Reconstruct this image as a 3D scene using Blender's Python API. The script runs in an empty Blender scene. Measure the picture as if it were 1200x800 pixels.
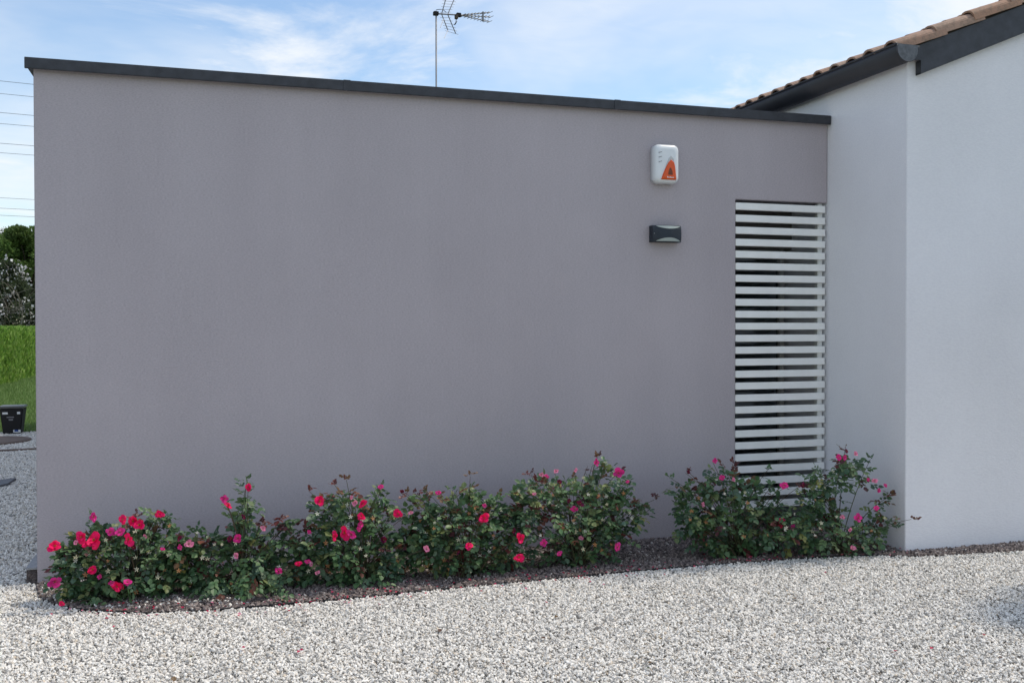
import bpy, bmesh, math, random
import numpy as np
from mathutils import Vector, Matrix
rnd = random.Random(7)
rng = np.random.default_rng(11)
scn = bpy.context.scene
COL = scn.collection

# ------------------------------------------------------------------ camera
F_PX = 1152.0
YAW, PITCH, ROLL = math.radians(17.28), math.radians(-0.775), math.radians(-0.077)
EYE = 1.5
fw = np.array([math.sin(YAW)*math.cos(PITCH), math.cos(YAW)*math.cos(PITCH), math.sin(PITCH)])
rt = np.array([math.cos(YAW), -math.sin(YAW), 0.0])
up = np.cross(rt, fw)
rt, up = rt*math.cos(ROLL)+up*math.sin(ROLL), up*math.cos(ROLL)-rt*math.sin(ROLL)
CAM = np.array([0.0, 0.0, EYE])
cd = bpy.data.cameras.new('camera')
cd.sensor_fit = 'HORIZONTAL'; cd.sensor_width = 36.0
cd.lens = 36.0*F_PX/1200.0
cd.clip_start = 0.05; cd.clip_end = 4000
cam = bpy.data.objects.new('camera', cd); COL.objects.link(cam)
cam.matrix_world = Matrix(((rt[0], up[0], -fw[0], CAM[0]), (rt[1], up[1], -fw[1], CAM[1]),
                           (rt[2], up[2], -fw[2], CAM[2]), (0, 0, 0, 1)))
scn.camera = cam
scn.render.resolution_x, scn.render.resolution_y = 1024, 682

def ray(x, y): return (x-600)/F_PX*rt - (y-400)/F_PX*up + fw
def on(x, y, ax, v):
    d = ray(x, y); return CAM + d*((v-CAM[ax])/d[ax])
def gnd(x, y, z=0.0): return on(x, y, 2, z)

# ------------------------------------------------------------------ sky, sun, exposure
SUN_DIR = Vector((0.52, -0.004, 0.85)).normalized()
elev = math.asin(SUN_DIR.z); azim = math.atan2(SUN_DIR.x, SUN_DIR.y)
SKY_STRENGTH = 0.13
world = bpy.data.worlds.new('World'); scn.world = world; world.use_nodes = True
nt = world.node_tree; N = nt.nodes; L = nt.links; N.clear()
out = N.new('ShaderNodeOutputWorld'); bg = N.new('ShaderNodeBackground')
sky = N.new('ShaderNodeTexSky'); sky.sky_type = 'NISHITA'; sky.sun_disc = False
sky.sun_elevation = elev; sky.sun_rotation = azim
sky.air_density = 1.15; sky.dust_density = 0.25; sky.ozone_density = 2.5
tc = N.new('ShaderNodeTexCoord'); sep = N.new('ShaderNodeSeparateXYZ')
L.new(tc.outputs['Generated'], sep.inputs[0])
def wmath(op, a, b=None, c=None):
    m = N.new('ShaderNodeMath'); m.operation = op
    for i, v in enumerate((a, b, c)):
        if v is None: continue
        if isinstance(v, (int, float)): m.inputs[i].default_value = v
        else: L.new(v, m.inputs[i])
    return m.outputs[0]
zz = wmath('MAXIMUM', sep.outputs['Z'], 0.0); zz = wmath('ADD', zz, 0.16)
comb = N.new('ShaderNodeCombineXYZ')
L.new(wmath('DIVIDE', sep.outputs['X'], zz), comb.inputs[0]); L.new(wmath('DIVIDE', sep.outputs['Y'], zz), comb.inputs[1])
def wnoise(scale, detail, rough, dist, loc, sc):
    mp = N.new('ShaderNodeMapping'); L.new(comb.outputs[0], mp.inputs[0])
    mp.inputs['Location'].default_value = loc; mp.inputs['Scale'].default_value = sc
    mp.inputs['Rotation'].default_value = (0, 0, 0.35)
    t = N.new('ShaderNodeTexNoise'); L.new(mp.outputs[0], t.inputs['Vector'])
    t.inputs['Scale'].default_value = scale; t.inputs['Detail'].default_value = detail
    t.inputs['Roughness'].default_value = rough; t.inputs['Distortion'].default_value = dist
    return t.outputs[0]
def wrange(v, a, b, c=0.0, d=1.0):
    m = N.new('ShaderNodeMapRange'); m.interpolation_type = 'SMOOTHSTEP'
    L.new(v, m.inputs[0])
    for i, x in zip((1, 2, 3, 4), (a, b, c, d)): m.inputs[i].default_value = x
    return m.outputs[0]
veil = wrange(wnoise(0.9, 5, 0.55, 0.4, (3.1, 0.7, 0), (1, 1, 1)), 0.38, 0.72, 0.03, 0.72)
puff = wrange(wnoise(1.5, 9, 0.60, 0.5, (7.3, 1.9, 0), (0.9, 1.25, 1)), 0.42, 0.70, 0.0, 0.92)
mask = wmath('MAXIMUM', veil, puff)
fine = wrange(wnoise(9.0, 8, 0.65, 0.8, (0, 0, 0), (0.7, 1.5, 1)), 0.3, 0.7, 0.88, 1.06)
mask = wmath('MINIMUM', wmath('MULTIPLY', mask, fine), 0.97)
mix = N.new('ShaderNodeMix'); mix.data_type = 'RGBA'
L.new(mask, mix.inputs[0]); L.new(sky.outputs[0], mix.inputs[6])
mix.inputs[7].default_value = (5.55, 5.75, 6.0, 1)
L.new(mix.outputs[2], bg.inputs[0]); bg.inputs[1].default_value = SKY_STRENGTH
L.new(bg.outputs[0], out.inputs[0])

sd = bpy.data.lights.new('sun', 'SUN'); sd.energy = 2.1; sd.angle = math.radians(6); sd.color = (1.0, 0.91, 0.77)
sun = bpy.data.objects.new('sun', sd); COL.objects.link(sun)
sun.rotation_euler = SUN_DIR.to_track_quat('Z', 'Y').to_euler(); sun.location = (10, 5, 20)
scn.view_settings.view_transform = 'Standard'; scn.view_settings.look = 'None'
scn.view_settings.gamma = 1.0; scn.view_settings.exposure = 0.41
scn.view_settings.use_curve_mapping = False

# ------------------------------------------------------------------ helpers
def tag(o, label=None, cat=None, group=None, kind=None):
    if label: o['label'] = label
    if cat: o['category'] = cat
    if group: o['group'] = group
    if kind: o['kind'] = kind
    return o
def empty(name, loc=(0, 0, 0), parent=None):
    o = bpy.data.objects.new(name, None); COL.objects.link(o); o.location = loc
    o.empty_display_size = 0.1
    if parent: o.parent = parent
    return o
def link(name, me, mat=None, parent=None, smooth=False):
    if mat and not me.materials: me.materials.append(mat)
    if smooth: me.polygons.foreach_set('use_smooth', [True]*len(me.polygons))
    o = bpy.data.objects.new(name, me); COL.objects.link(o)
    if parent:
        o.parent = parent
        o.matrix_parent_inverse = Matrix.Translation(parent_loc(parent)).inverted()
    return o
def parent_loc(p):
    # meshes are modelled in world coordinates; only the Empties sit elsewhere
    return p.location.copy() if p.type == 'EMPTY' else Vector((0, 0, 0))
class MB:
    """collects polygons for one mesh"""
    def __init__(s): s.v = []; s.f = []; s.c = []
    def add(s, vs, fs, col=None):
        o = len(s.v); s.v += [tuple(p) for p in vs]; s.f += [tuple(i+o for i in f) for f in fs]
        if col is not None: s.c += [col]*len(vs)
    def box(s, a, b):
        x0, y0, z0 = a; x1, y1, z1 = b
        s.add([(x0,y0,z0),(x1,y0,z0),(x1,y1,z0),(x0,y1,z0),(x0,y0,z1),(x1,y0,z1),(x1,y1,z1),(x0,y1,z1)],
              [(0,3,2,1),(4,5,6,7),(0,1,5,4),(1,2,6,5),(2,3,7,6),(3,0,4,7)]); return s
    def prism(s, poly, axis, a, b):
        """polygon in the two other axes extruded along axis from a to b"""
        n = len(poly)
        def P(p, t): q = list(p); q.insert(axis, t); return q
        s.add([P(p, a) for p in poly]+[P(p, b) for p in poly],
              [tuple(range(n)), tuple(range(2*n-1, n-1, -1))]+[(i, i+n, (i+1) % n+n, (i+1) % n) for i in range(n)]); return s
    def tube(s, pts, rad, n=6, col=None, cap=True):
        pts = [Vector(p) for p in pts]
        if not hasattr(rad, '__len__'): rad = [rad]*len(pts)
        rings = []; u = None
        for i, p in enumerate(pts):
            d = (pts[min(i+1, len(pts)-1)]-pts[max(i-1, 0)])
            d = d.normalized() if d.length > 1e-9 else Vector((0, 0, 1))
            if u is None:
                u = d.orthogonal().normalized()
            else:
                u = (u-d*u.dot(d)); u = u.normalized() if u.length > 1e-6 else d.orthogonal().normalized()
            w = d.cross(u)
            rings.append([p+(u*math.cos(2*math.pi*k/n)+w*math.sin(2*math.pi*k/n))*rad[i] for k in range(n)])
        vs = [q for r in rings for q in r]; fs = []
        for i in range(len(pts)-1):
            for k in range(n):
                fs.append((i*n+k, i*n+(k+1) % n, (i+1)*n+(k+1) % n, (i+1)*n+k))
        if cap: fs += [tuple(range(n-1, -1, -1)), tuple((len(pts)-1)*n+k for k in range(n))]
        s.add(vs, fs, col); return s
    def mesh(s, name, bevel=0.0, seg=2):
        me = bpy.data.meshes.new(name); me.from_pydata(s.v, [], s.f); me.update()
        bm = bmesh.new(); bm.from_mesh(me)
        if not s.c: bmesh.ops.recalc_face_normals(bm, faces=bm.faces)
        if bevel:
            es = [e for e in bm.edges if len(e.link_faces) == 2 and e.calc_face_angle(0) > 0.5]
            bmesh.ops.bevel(bm, geom=es, offset=bevel, segments=seg, affect='EDGES', clamp_overlap=True)
        bm.to_mesh(me); bm.free()
        if s.c:
            a = me.attributes.new('Col', 'FLOAT_COLOR', 'POINT')
            a.data.foreach_set('color', np.array(s.c, dtype=np.float32).ravel())
        return me
    def build(s, name, mat, parent=None, bevel=0.0, seg=2, smooth=False):
        return link(name, s.mesh(name, bevel, seg), mat, parent, smooth)

# ------------------------------------------------------------------ materials
def newmat(name):
    m = bpy.data.materials.new(name); m.use_nodes = True
    n = m.node_tree.nodes; b = n['Principled BSDF']
    return m, n, m.node_tree.links, b
def coords(n, l, scale=(1, 1, 1)):
    t = n.new('ShaderNodeTexCoord'); mp = n.new('ShaderNodeMapping'); l.new(t.outputs['Object'], mp.inputs[0])
    mp.inputs['Scale'].default_value = scale; return mp.outputs[0]
def noise(n, l, vec, scale, detail=4, rough=0.5):
    t = n.new('ShaderNodeTexNoise'); l.new(vec, t.inputs['Vector'])
    t.inputs['Scale'].default_value = scale; t.inputs['Detail'].default_value = detail; t.inputs['Roughness'].default_value = rough
    return t.outputs[0]
def ramp(n, l, fac, stops):
    r = n.new('ShaderNodeValToRGB'); l.new(fac, r.inputs[0]); e = r.color_ramp.elements
    while len(e) < len(stops): e.new(0.5)
    for k, (p, c) in zip(e, stops): k.position = p; k.color = (*c, 1)
    return r.outputs[0]
def bump(n, l, b, h, strength, dist, prev=None):
    k = n.new('ShaderNodeBump'); l.new(h, k.inputs['Height'])
    k.inputs['Strength'].default_value = strength; k.inputs['Distance'].default_value = dist
    if prev: l.new(prev, k.inputs['Normal'])
    l.new(k.outputs[0], b.inputs['Normal']); return k.outputs[0]
def mixc(n, l, fac, a, b, mode='MIX'):
    m = n.new('ShaderNodeMix'); m.data_type = 'RGBA'; m.blend_type = mode
    for i, v in ((0, fac), (6, a), (7, b)):
        if isinstance(v, (int, float)): m.inputs[i].default_value = v
        elif isinstance(v, tuple): m.inputs[i].default_value = (*v, 1)
        else: l.new(v, m.inputs[i])
    return m.outputs[2]
def plain(name, col, rough=0.6, metal=0.0, var=0.12, scale=20, bmp=0.0, bscale=200):
    m, n, l, b = newmat(name); v = coords(n, l)
    c = ramp(n, l, noise(n, l, v, scale, 5, 0.6), [(0.3, tuple(x*(1-var) for x in col)), (0.7, tuple(min(1, x*(1+var)) for x in col))])
    l.new(c, b.inputs['Base Color']); b.inputs['Roughness'].default_value = rough; b.inputs['Metallic'].default_value = metal
    if bmp: bump(n, l, b, noise(n, l, v, bscale, 3), bmp, 0.002)
    return m
def stucco(name, col, grain, strength):
    m, n, l, b = newmat(name); v = coords(n, l); vs = coords(n, l, (0.55, 1, 1.5))
    big = noise(n, l, v, 0.8, 4, 0.55); streak = noise(n, l, coords(n, l, (2.2, 2.2, 0.25)), 1.4, 4, 0.6)
    c1 = ramp(n, l, big, [(0.3, tuple(x*0.95 for x in col)), (0.7, tuple(x*1.05 for x in col))])
    c2 = mixc(n, l, 0.03, c1, ramp(n, l, streak, [(0.35, (0.0, 0.0, 0.0)), (0.65, (0.6, 0.6, 0.6))]))
    g = noise(n, l, vs, grain, 4, 0.65)
    c3 = mixc(n, l, 0.12, c2, ramp(n, l, g, [(0.35, (0.05, 0.05, 0.05)), (0.65, (0.95, 0.95, 0.95))]), 'OVERLAY')
    l.new(c3, b.inputs['Base Color']); b.inputs['Roughness'].default_value = 0.9; b.inputs['Specular IOR Level'].default_value = 0.15
    p = bump(n, l, b, g, strength, 0.004)
    bump(n, l, b, noise(n, l, v, 3.0, 3), 0.15, 0.02, p)
    return m
M = {}
M['grey_stucco'] = stucco('grey_stucco', (0.445, 0.402, 0.425), 130, 0.45)
M['white_stucco'] = stucco('white_stucco', (0.80, 0.795, 0.825), 70, 0.55)
M['dark_metal'] = plain('anthracite_metal', (0.040, 0.043, 0.052), 0.6, 0.1, 0.3, 14, 0.05, 60)
M['gutter_metal'] = plain('gutter_metal', (0.030, 0.032, 0.042), 0.45, 0.1, 0.15, 6)
M['cap_metal'] = plain('weathered_zinc', (0.10, 0.105, 0.115), 0.5, 0.2, 0.35, 40)
M['slat_paint'] = plain('slat_paint', (0.86, 0.865, 0.845), 0.45, 0.0, 0.04, 8)
M['frame_paint'] = plain('window_frame_paint', (0.33, 0.32, 0.30), 0.5)
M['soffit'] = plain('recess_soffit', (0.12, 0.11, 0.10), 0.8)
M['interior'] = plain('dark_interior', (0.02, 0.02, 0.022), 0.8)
M['concrete'] = plain('concrete', (0.33, 0.335, 0.35), 0.85, 0, 0.15, 30, 0.4, 150)
M['roofing'] = plain('roofing_felt', (0.09, 0.09, 0.09), 0.9)
M['black_plastic'] = plain('black_plastic', (0.007, 0.007, 0.009), 0.75)
M['white_plastic'] = plain('white_plastic', (0.74, 0.77, 0.79), 0.35, 0, 0.02)
M['grey_plastic'] = plain('grey_plastic', (0.50, 0.52, 0.53), 0.45)
M['lamp_body'] = plain('lamp_body', (0.014, 0.022, 0.034), 0.6, 0, 0.1)
M['galvanised'] = plain('galvanised_steel', (0.22, 0.22, 0.235), 0.5, 0.1, 0.15)
M['wire'] = plain('wire', (0.06, 0.06, 0.065), 0.6)
M['wood'] = plain('weathered_wood', (0.10, 0.075, 0.055), 0.85)
M['bark'] = plain('bark', (0.075, 0.058, 0.042), 0.9, 0, 0.3, 30, 0.5, 40)
M['rust'] = plain('rusty_lid', (0.17, 0.12, 0.095), 0.85, 0, 0.35, 9, 0.4, 60)
M['shadow_grey'] = plain('shadow_grey', (0.15, 0.155, 0.17), 0.8, 0, 0.2, 12)  # dark grey for the painted shadow on the side gravel
M['blue_print'] = plain('blue_print', (0.01, 0.06, 0.28), 0.4)
M['dark_print'] = plain('dark_print', (0.16, 0.035, 0.01), 0.5)
M['grey_print'] = plain('grey_print', (0.20, 0.20, 0.22), 0.5)
def glassy(name, col, rough, trans, coat=0.0):
    m, n, l, b = newmat(name); b.inputs['Base Color'].default_value = (*col, 1)
    b.inputs['Roughness'].default_value = rough; b.inputs['Transmission Weight'].default_value = trans
    b.inputs['Coat Weight'].default_value = coat; return m
M['orange_lens'] = glassy('orange_lens', (0.72, 0.085, 0.003), 0.3, 0.0, 0.0)
M['diffuser'] = glassy('frosted_diffuser', (0.36, 0.41, 0.39), 0.3, 0.0, 0.1)
M['pane'] = glassy('window_glass', (0.55, 0.62, 0.66), 0.02, 1.0)

def tile_mat():
    m, n, l, b = newmat('terracotta'); v = coords(n, l); oi = n.new('ShaderNodeObjectInfo')
    c1 = ramp(n, l, oi.outputs['Random'], [(0, (0.36, 0.21, 0.14)), (0.35, (0.42, 0.27, 0.19)), (0.7, (0.33, 0.20, 0.145)), (1, (0.46, 0.33, 0.25))])
    c2 = mixc(n, l, ramp(n, l, noise(n, l, v, 18, 6, 0.7), [(0.48, (0, 0, 0)), (0.68, (0.75, 0.75, 0.75))]), c1, (0.14, 0.115, 0.085))
    l.new(c2, b.inputs['Base Color']); b.inputs['Roughness'].default_value = 0.85
    bump(n, l, b, noise(n, l, v, 90, 4), 0.4, 0.004); return m
M['tile'] = tile_mat()

def stone_mat(name, stops, rough=0.75):
    m, n, l, b = newmat(name); oi = n.new('ShaderNodeObjectInfo'); v = coords(n, l)
    c = ramp(n, l, oi.outputs['Random'], stops)
    c = mixc(n, l, 0.25, c, ramp(n, l, noise(n, l, v, 0.7, 3), [(0.3, (0.25, 0.25, 0.25)), (0.7, (0.8, 0.8, 0.8))]), 'OVERLAY')
    l.new(c, b.inputs['Base Color']); b.inputs['Roughness'].default_value = rough; return m
M['white_stone'] = stone_mat('white_marble_chips', [(0, (0.25, 0.24, 0.225)), (0.10, (0.44, 0.42, 0.39)), (0.28, (0.68, 0.645, 0.585)), (0.55, (0.84, 0.80, 0.735)), (0.9, (0.92, 0.885, 0.82)), (1, (0.62, 0.52, 0.40))])
M['bed_stone'] = stone_mat('dark_volcanic_chips', [(0, (0.08, 0.065, 0.06)), (0.4, (0.17, 0.135, 0.125)), (0.75, (0.25, 0.20, 0.18)), (0.93, (0.32, 0.26, 0.23)), (1, (0.55, 0.51, 0.47))])
def gravel_sheet(name, cols, scale):
    m, n, l, b = newmat(name); v = coords(n, l)
    t = n.new('ShaderNodeTexVoronoi'); l.new(v, t.inputs['Vector']); t.inputs['Scale'].default_value = scale
    s = n.new('ShaderNodeSeparateColor'); l.new(t.outputs['Color'], s.inputs[0])
    c = ramp(n, l, s.outputs[0], cols)
    c = mixc(n, l, 0.3, c, ramp(n, l, noise(n, l, v, 0.6, 4), [(0.3, (0.3, 0.3, 0.3)), (0.7, (0.75, 0.75, 0.75))]), 'OVERLAY')
    l.new(c, b.inputs['Base Color']); b.inputs['Roughness'].default_value = 0.85
    inv = n.new('ShaderNodeMath'); inv.operation = 'SUBTRACT'; inv.inputs[0].default_value = 1; l.new(t.outputs['Distance'], inv.inputs[1])
    bump(n, l, b, inv.outputs[0], 0.8, 0.012); return m
M['white_sheet'] = gravel_sheet('pale_gravel', [(0, (0.12, 0.115, 0.11)), (0.3, (0.30, 0.29, 0.275)), (1, (0.55, 0.53, 0.49))], 60)
M['bed_sheet'] = gravel_sheet('dark_bed_gravel', [(0, (0.035, 0.03, 0.03)), (1, (0.13, 0.105, 0.10))], 70)
def attr_leaf(name, rough=0.45, trans=0.22, spec=0.4):
    m, n, l, b = newmat(name); a = n.new('ShaderNodeAttribute'); a.attribute_name = 'Col'
    l.new(a.outputs['Color'], b.inputs['Base Color']); b.inputs['Roughness'].default_value = rough
    b.inputs['Specular IOR Level'].default_value = spec
    t = n.new('ShaderNodeBsdfTranslucent'); l.new(a.outputs['Color'], t.inputs['Color'])
    mx = n.new('ShaderNodeMixShader'); mx.inputs[0].default_value = trans
    o = n['Material Output']; l.new(b.outputs[0], mx.inputs[1]); l.new(t.outputs[0], mx.inputs[2]); l.new(mx.outputs[0], o.inputs['Surface'])
    return m
M['leaf'] = attr_leaf('leaf'); M['soft_leaf'] = attr_leaf('soft_leaf', 0.6, 0.42, 0.2); M['petal'] = attr_leaf('petal', 0.5, 0.3, 0.2)
M['stem'] = attr_leaf('rose_cane', 0.6, 0.0, 0.3)
def lawn_mat():
    m, n, l, b = newmat('lawn'); v = coords(n, l)
    c = ramp(n, l, noise(n, l, v, 2.2, 8, 0.7), [(0.3, (0.055, 0.10, 0.022)), (0.55, (0.085, 0.145, 0.035)), (0.75, (0.13, 0.18, 0.055))])
    l.new(c, b.inputs['Base Color']); b.inputs['Roughness'].default_value = 0.9
    bump(n, l, b, noise(n, l, v, 40, 4), 0.6, 0.04); return m
M['lawn'] = lawn_mat()

# ------------------------------------------------------------------ setting: ground, gravel, bed, lawn
YW = 6.338          # face of the grey wall
XL = -0.957         # its left end
XI = 4.447          # side wall of the white house
YF = 5.468          # front wall of the white house
EDGE = [(-0.955, 6.30), (-0.93, 6.16), (-0.893, 6.0), (-0.805, 5.835), (-0.64, 5.665), (-0.47, 5.565), (-0.315, 5.505), (0.0, 5.455), (0.25, 5.437),
        (0.705, 5.448), (1.2, 5.485), (1.71, 5.508), (2.26, 5.524), (2.85, 5.545), (3.45, 5.535), (3.95, 5.50), (4.25, 5.42), (4.45, 5.345),
        (4.75, 5.30), (5.25, 5.262), (6.2, 5.25), (9.0, 5.25)]
def sheet(name, poly, z, mat, kind='structure', label=None):
    me = bpy.data.meshes.new(name); me.from_pydata([(x, y, z) for x, y in poly], [], [tuple(range(len(poly)))]); me.update()
    bm = bmesh.new(); bm.from_mesh(me)
    bmesh.ops.recalc_face_normals(bm, faces=bm.faces)
    for f in bm.faces:
        if f.normal.z < 0: f.normal_flip()
    bmesh.ops.triangulate(bm, faces=bm.faces); bm.to_mesh(me); bm.free()
    o = link(name, me, mat); o['kind'] = kind; return o
sheet('ground', [(-1500, -1500), (1500, -1500), (1500, 1500), (-1500, 1500)], -0.03, M['lawn'])
LAWN_Y = 15.75
sheet('gravel_yard', [(-9, -8), (14, -8), (14, 5.2), (4.6, 5.2), (4.6, 7), (XL, 7), (XL, LAWN_Y), (-9, LAWN_Y)], -0.014, M['white_sheet'])
bed_poly = EDGE + [(9.0, YF+0.02), (XI-0.005, YF+0.02), (XI-0.005, YW+0.4), (3.6, YW+0.4), (3.6, YW+0.02), (XL+0.01, YW+0.02)]
sheet('rose_bed', bed_poly, -0.004, M['bed_sheet'])

def scatter(name, poly, z, density, size, mat, label, seed, lift, squash=(0.55, 1.0)):
    """loose angular chips laid over a polygon by geometry nodes"""
    o = sheet(name, poly, z, None, 'stuff'); o['label'] = label
    ng = bpy.data.node_groups.new(name+'_chips', 'GeometryNodeTree')
    ng.interface.new_socket('Geometry', in_out='INPUT', socket_type='NodeSocketGeometry')
    ng.interface.new_socket('Geometry', in_out='OUTPUT', socket_type='NodeSocketGeometry')
    n, l = ng.nodes, ng.links
    gi, go = n.new('NodeGroupInput'), n.new('NodeGroupOutput')
    def rv(kind, a, b, sd):
        r = n.new('FunctionNodeRandomValue'); r.data_type = kind
        ia, ib, isd, io = (0, 1, 8, 0) if kind == 'FLOAT_VECTOR' else (2, 3, 8, 1)
        r.inputs[ia].default_value = a; r.inputs[ib].default_value = b; r.inputs[isd].default_value = sd
        return r.outputs[io]
    d = n.new('GeometryNodeDistributePointsOnFaces'); d.distribute_method = 'RANDOM'
    d.inputs['Density'].default_value = density; d.inputs['Seed'].default_value = seed
    l.new(gi.outputs[0], d.inputs['Mesh'])
    j = n.new('GeometryNodeJoinGeometry')
    for k in range(5):
        ic = n.new('GeometryNodeMeshIcoSphere'); ic.inputs['Radius'].default_value = 1.0; ic.inputs['Subdivisions'].default_value = 1 if k < 4 else 2
        sp = n.new('GeometryNodeSetPosition'); l.new(ic.outputs[0], sp.inputs['Geometry'])
        a = 0.42 if k < 4 else 0.2
        l.new(rv('FLOAT_VECTOR', (-a, -a, -a), (a, a, a), 31+k*7+seed), sp.inputs['Offset'])
        sm = n.new('GeometryNodeSetMaterial'); l.new(sp.outputs[0], sm.inputs[0]); sm.inputs['Material'].default_value = mat
        ss = n.new('GeometryNodeSetShadeSmooth'); l.new(sm.outputs[0], ss.inputs[0]); ss.inputs['Shade Smooth'].default_value = False
        g = n.new('GeometryNodeGeometryToInstance'); l.new(ss.outputs[0], g.inputs[0]); l.new(g.outputs[0], j.inputs[0])
    ip = n.new('GeometryNodeInstanceOnPoints'); ip.inputs['Pick Instance'].default_value = True
    off = n.new('GeometryNodeSetPosition'); l.new(d.outputs['Points'], off.inputs['Geometry'])
    l.new(rv('FLOAT_VECTOR', (0, 0, 0), (0, 0, lift), 5), off.inputs['Offset'])
    l.new(off.outputs[0], ip.inputs['Points']); l.new(j.outputs[0], ip.inputs['Instance'])
    ri = n.new('FunctionNodeRandomValue'); ri.data_type = 'INT'; ri.inputs[4].default_value = 0; ri.inputs[5].default_value = 4
    l.new(ri.outputs[2], ip.inputs['Instance Index'])
    l.new(rv('FLOAT_VECTOR', (-1.1, -1.1, 0), (1.1, 1.1, 6.283), 8), ip.inputs['Rotation'])
    vm = n.new('ShaderNodeVectorMath'); vm.operation = 'MULTIPLY'
    l.new(rv('FLOAT_VECTOR', (0.85, 0.55, 0.40), (1.25, 0.95, 0.75), 9), vm.inputs[0])
    pw = n.new('ShaderNodeMath'); pw.operation = 'MULTIPLY'; pw.inputs[1].default_value = size
    l.new(rv('FLOAT', 0.6, 1.3, 10), pw.inputs[0]); l.new(pw.outputs[0], vm.inputs[1])
    l.new(vm.outputs[0], ip.inputs['Scale'])
    l.new(ip.outputs[0], go.inputs[0])
    md = o.modifiers.new('chips', 'NODES'); md.node_group = ng
    return o
near = [(-2.3, 2.9), (6.4, 2.9), (6.4, 5.25)] + [p for p in reversed(EDGE) if p[0] < 6.3] + [(XL-0.07, 6.4), (-2.3, 6.4)]
scatter('white_gravel', near, -0.006, 10500, 0.0073, M['white_stone'], 'crushed white marble gravel covering the yard in front of the bed', 3, 0.010)
scatter('side_gravel', [(-4.6, 6.4), (XL-0.075, 6.4), (XL-0.075, LAWN_Y), (-4.6, LAWN_Y)], -0.006, 5600, 0.0098, M['white_stone'],
        'pale gravel running back along the side of the grey building', 5, 0.010)
scatter('bed_gravel', bed_poly, 0.0, 6500, 0.0105, M['bed_stone'], 'dark purplish brown stone chips mulching the rose bed', 9, 0.012)

scatter('stray_gravel', [(-0.94, 6.30), (-0.90, 6.05), (-0.79, 5.86), (-0.48, 5.60), (0.25, 5.46), (0.25, 5.60), (-0.25, 6.0), (-0.35, 6.32)], 0.008, 650, 0.0085, M['white_stone'],
        'white chips spilled among the dark stones at the end of the bed', 14, 0.008)

# black plastic lawn edging along the bed
e = MB(); ed = [p for p in EDGE if p[0] < 4.3]
vs = []; fs = []
for i, (x, y) in enumerate(ed):
    a = Vector(ed[max(i-1, 0)]); b2 = Vector(ed[min(i+1, len(ed)-1)]); t = (b2-a).normalized(); nn = Vector((t.y, -t.x))
    h = 0.009+0.004*math.sin(i*1.7)
    for s_, z_ in ((-0.004, -0.02), (0.004, -0.02), (0.004, h), (-0.004, h)): vs.append((x+nn.x*s_, y+nn.y*s_, z_))
for i in range(len(ed)-1):
    for k in range(4): fs.append((i*4+k, i*4+(k+1) % 4, i*4+4+(k+1) % 4, i*4+4+k))
e.add(vs, fs); tag(e.build('bed_edging', M['black_plastic']), 'thin black plastic edging strip between the rose bed and the white gravel', 'edging')

# ------------------------------------------------------------------ the grey flat-roofed building
B = empty('grey_building', (XL, YW, 0))
tag(B, 'flat-roofed grey stucco building with dark metal coping along its top', 'building')
OX0, OZ1 = 3.671, 2.432
YB = 17.2
w = MB()
w.prism([(XL, -0.05), (OX0, -0.05), (OX0, OZ1), (XI-0.003, OZ1), (XI-0.003, 3.03), (XL, 3.03)], 1, YW, YW+0.30)
w.build('wall', M['grey_stucco'], B, 0.004, 2)
w = MB(); w.box((XL, YW+0.301, -0.05), (XL+0.30, YB, 3.03)); w.build('wall', M['grey_stucco'], B)
w = MB(); w.box((XL+0.301, YB-0.3, -0.05), (XI-0.003, YB, 3.03)); w.build('wall', M['grey_stucco'], B)
w = MB(); w.box((XL+0.302, YW+0.302, 2.72), (XI-0.004, YB-0.302, 2.88)); w.build('roof', M['roofing'], B)
# recess behind the screen with a window
YR = 6.80
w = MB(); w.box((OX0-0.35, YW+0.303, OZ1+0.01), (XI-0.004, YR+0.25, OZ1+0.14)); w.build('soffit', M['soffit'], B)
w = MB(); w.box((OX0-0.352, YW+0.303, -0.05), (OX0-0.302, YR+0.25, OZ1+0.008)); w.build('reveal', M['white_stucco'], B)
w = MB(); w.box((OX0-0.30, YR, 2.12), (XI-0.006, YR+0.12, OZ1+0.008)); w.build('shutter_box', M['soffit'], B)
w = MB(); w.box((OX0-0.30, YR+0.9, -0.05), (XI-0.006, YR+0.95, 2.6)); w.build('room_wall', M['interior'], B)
w = MB(); w.box((OX0-0.30, YW+0.303, -0.05), (XI-0.006, YR+0.9, 0.012)); w.build('threshold', M['concrete'], B)
wn = MB(); x0, x1 = OX0-0.29, 4.378
for bx in (((x0, YR, 0.02), (x0+0.06, YR+0.06, 2.115)), ((x1-0.045, YR, 0.02), (x1, YR+0.06, 2.115)),
           ((x0+0.061, YR+0.002, 2.06), (x1-0.046, YR+0.058, 2.113)), ((x0+0.061, YR+0.002, 0.022), (x1-0.046, YR+0.058, 0.10))): wn.box(*bx)
wo = wn.build('window', M['frame_paint'], B, 0.004)
MB().box((x0+0.062, YR+0.025, 0.101), (x1-0.047, YR+0.033, 2.059)).build('pane', M['pane'], wo)
# concrete plinth along the left side
MB().box((XL-0.066, YW+0.02, 0.080), (XL-0.001, YB, 0.094)).build('plinth_slab', M['concrete'], B, 0.003)
MB().box((XL-0.062, YW+0.024, -0.05), (XL-0.001, YB-0.01, 0.079)).build('plinth', M['bed_sheet'], B, 0.004)
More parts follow.
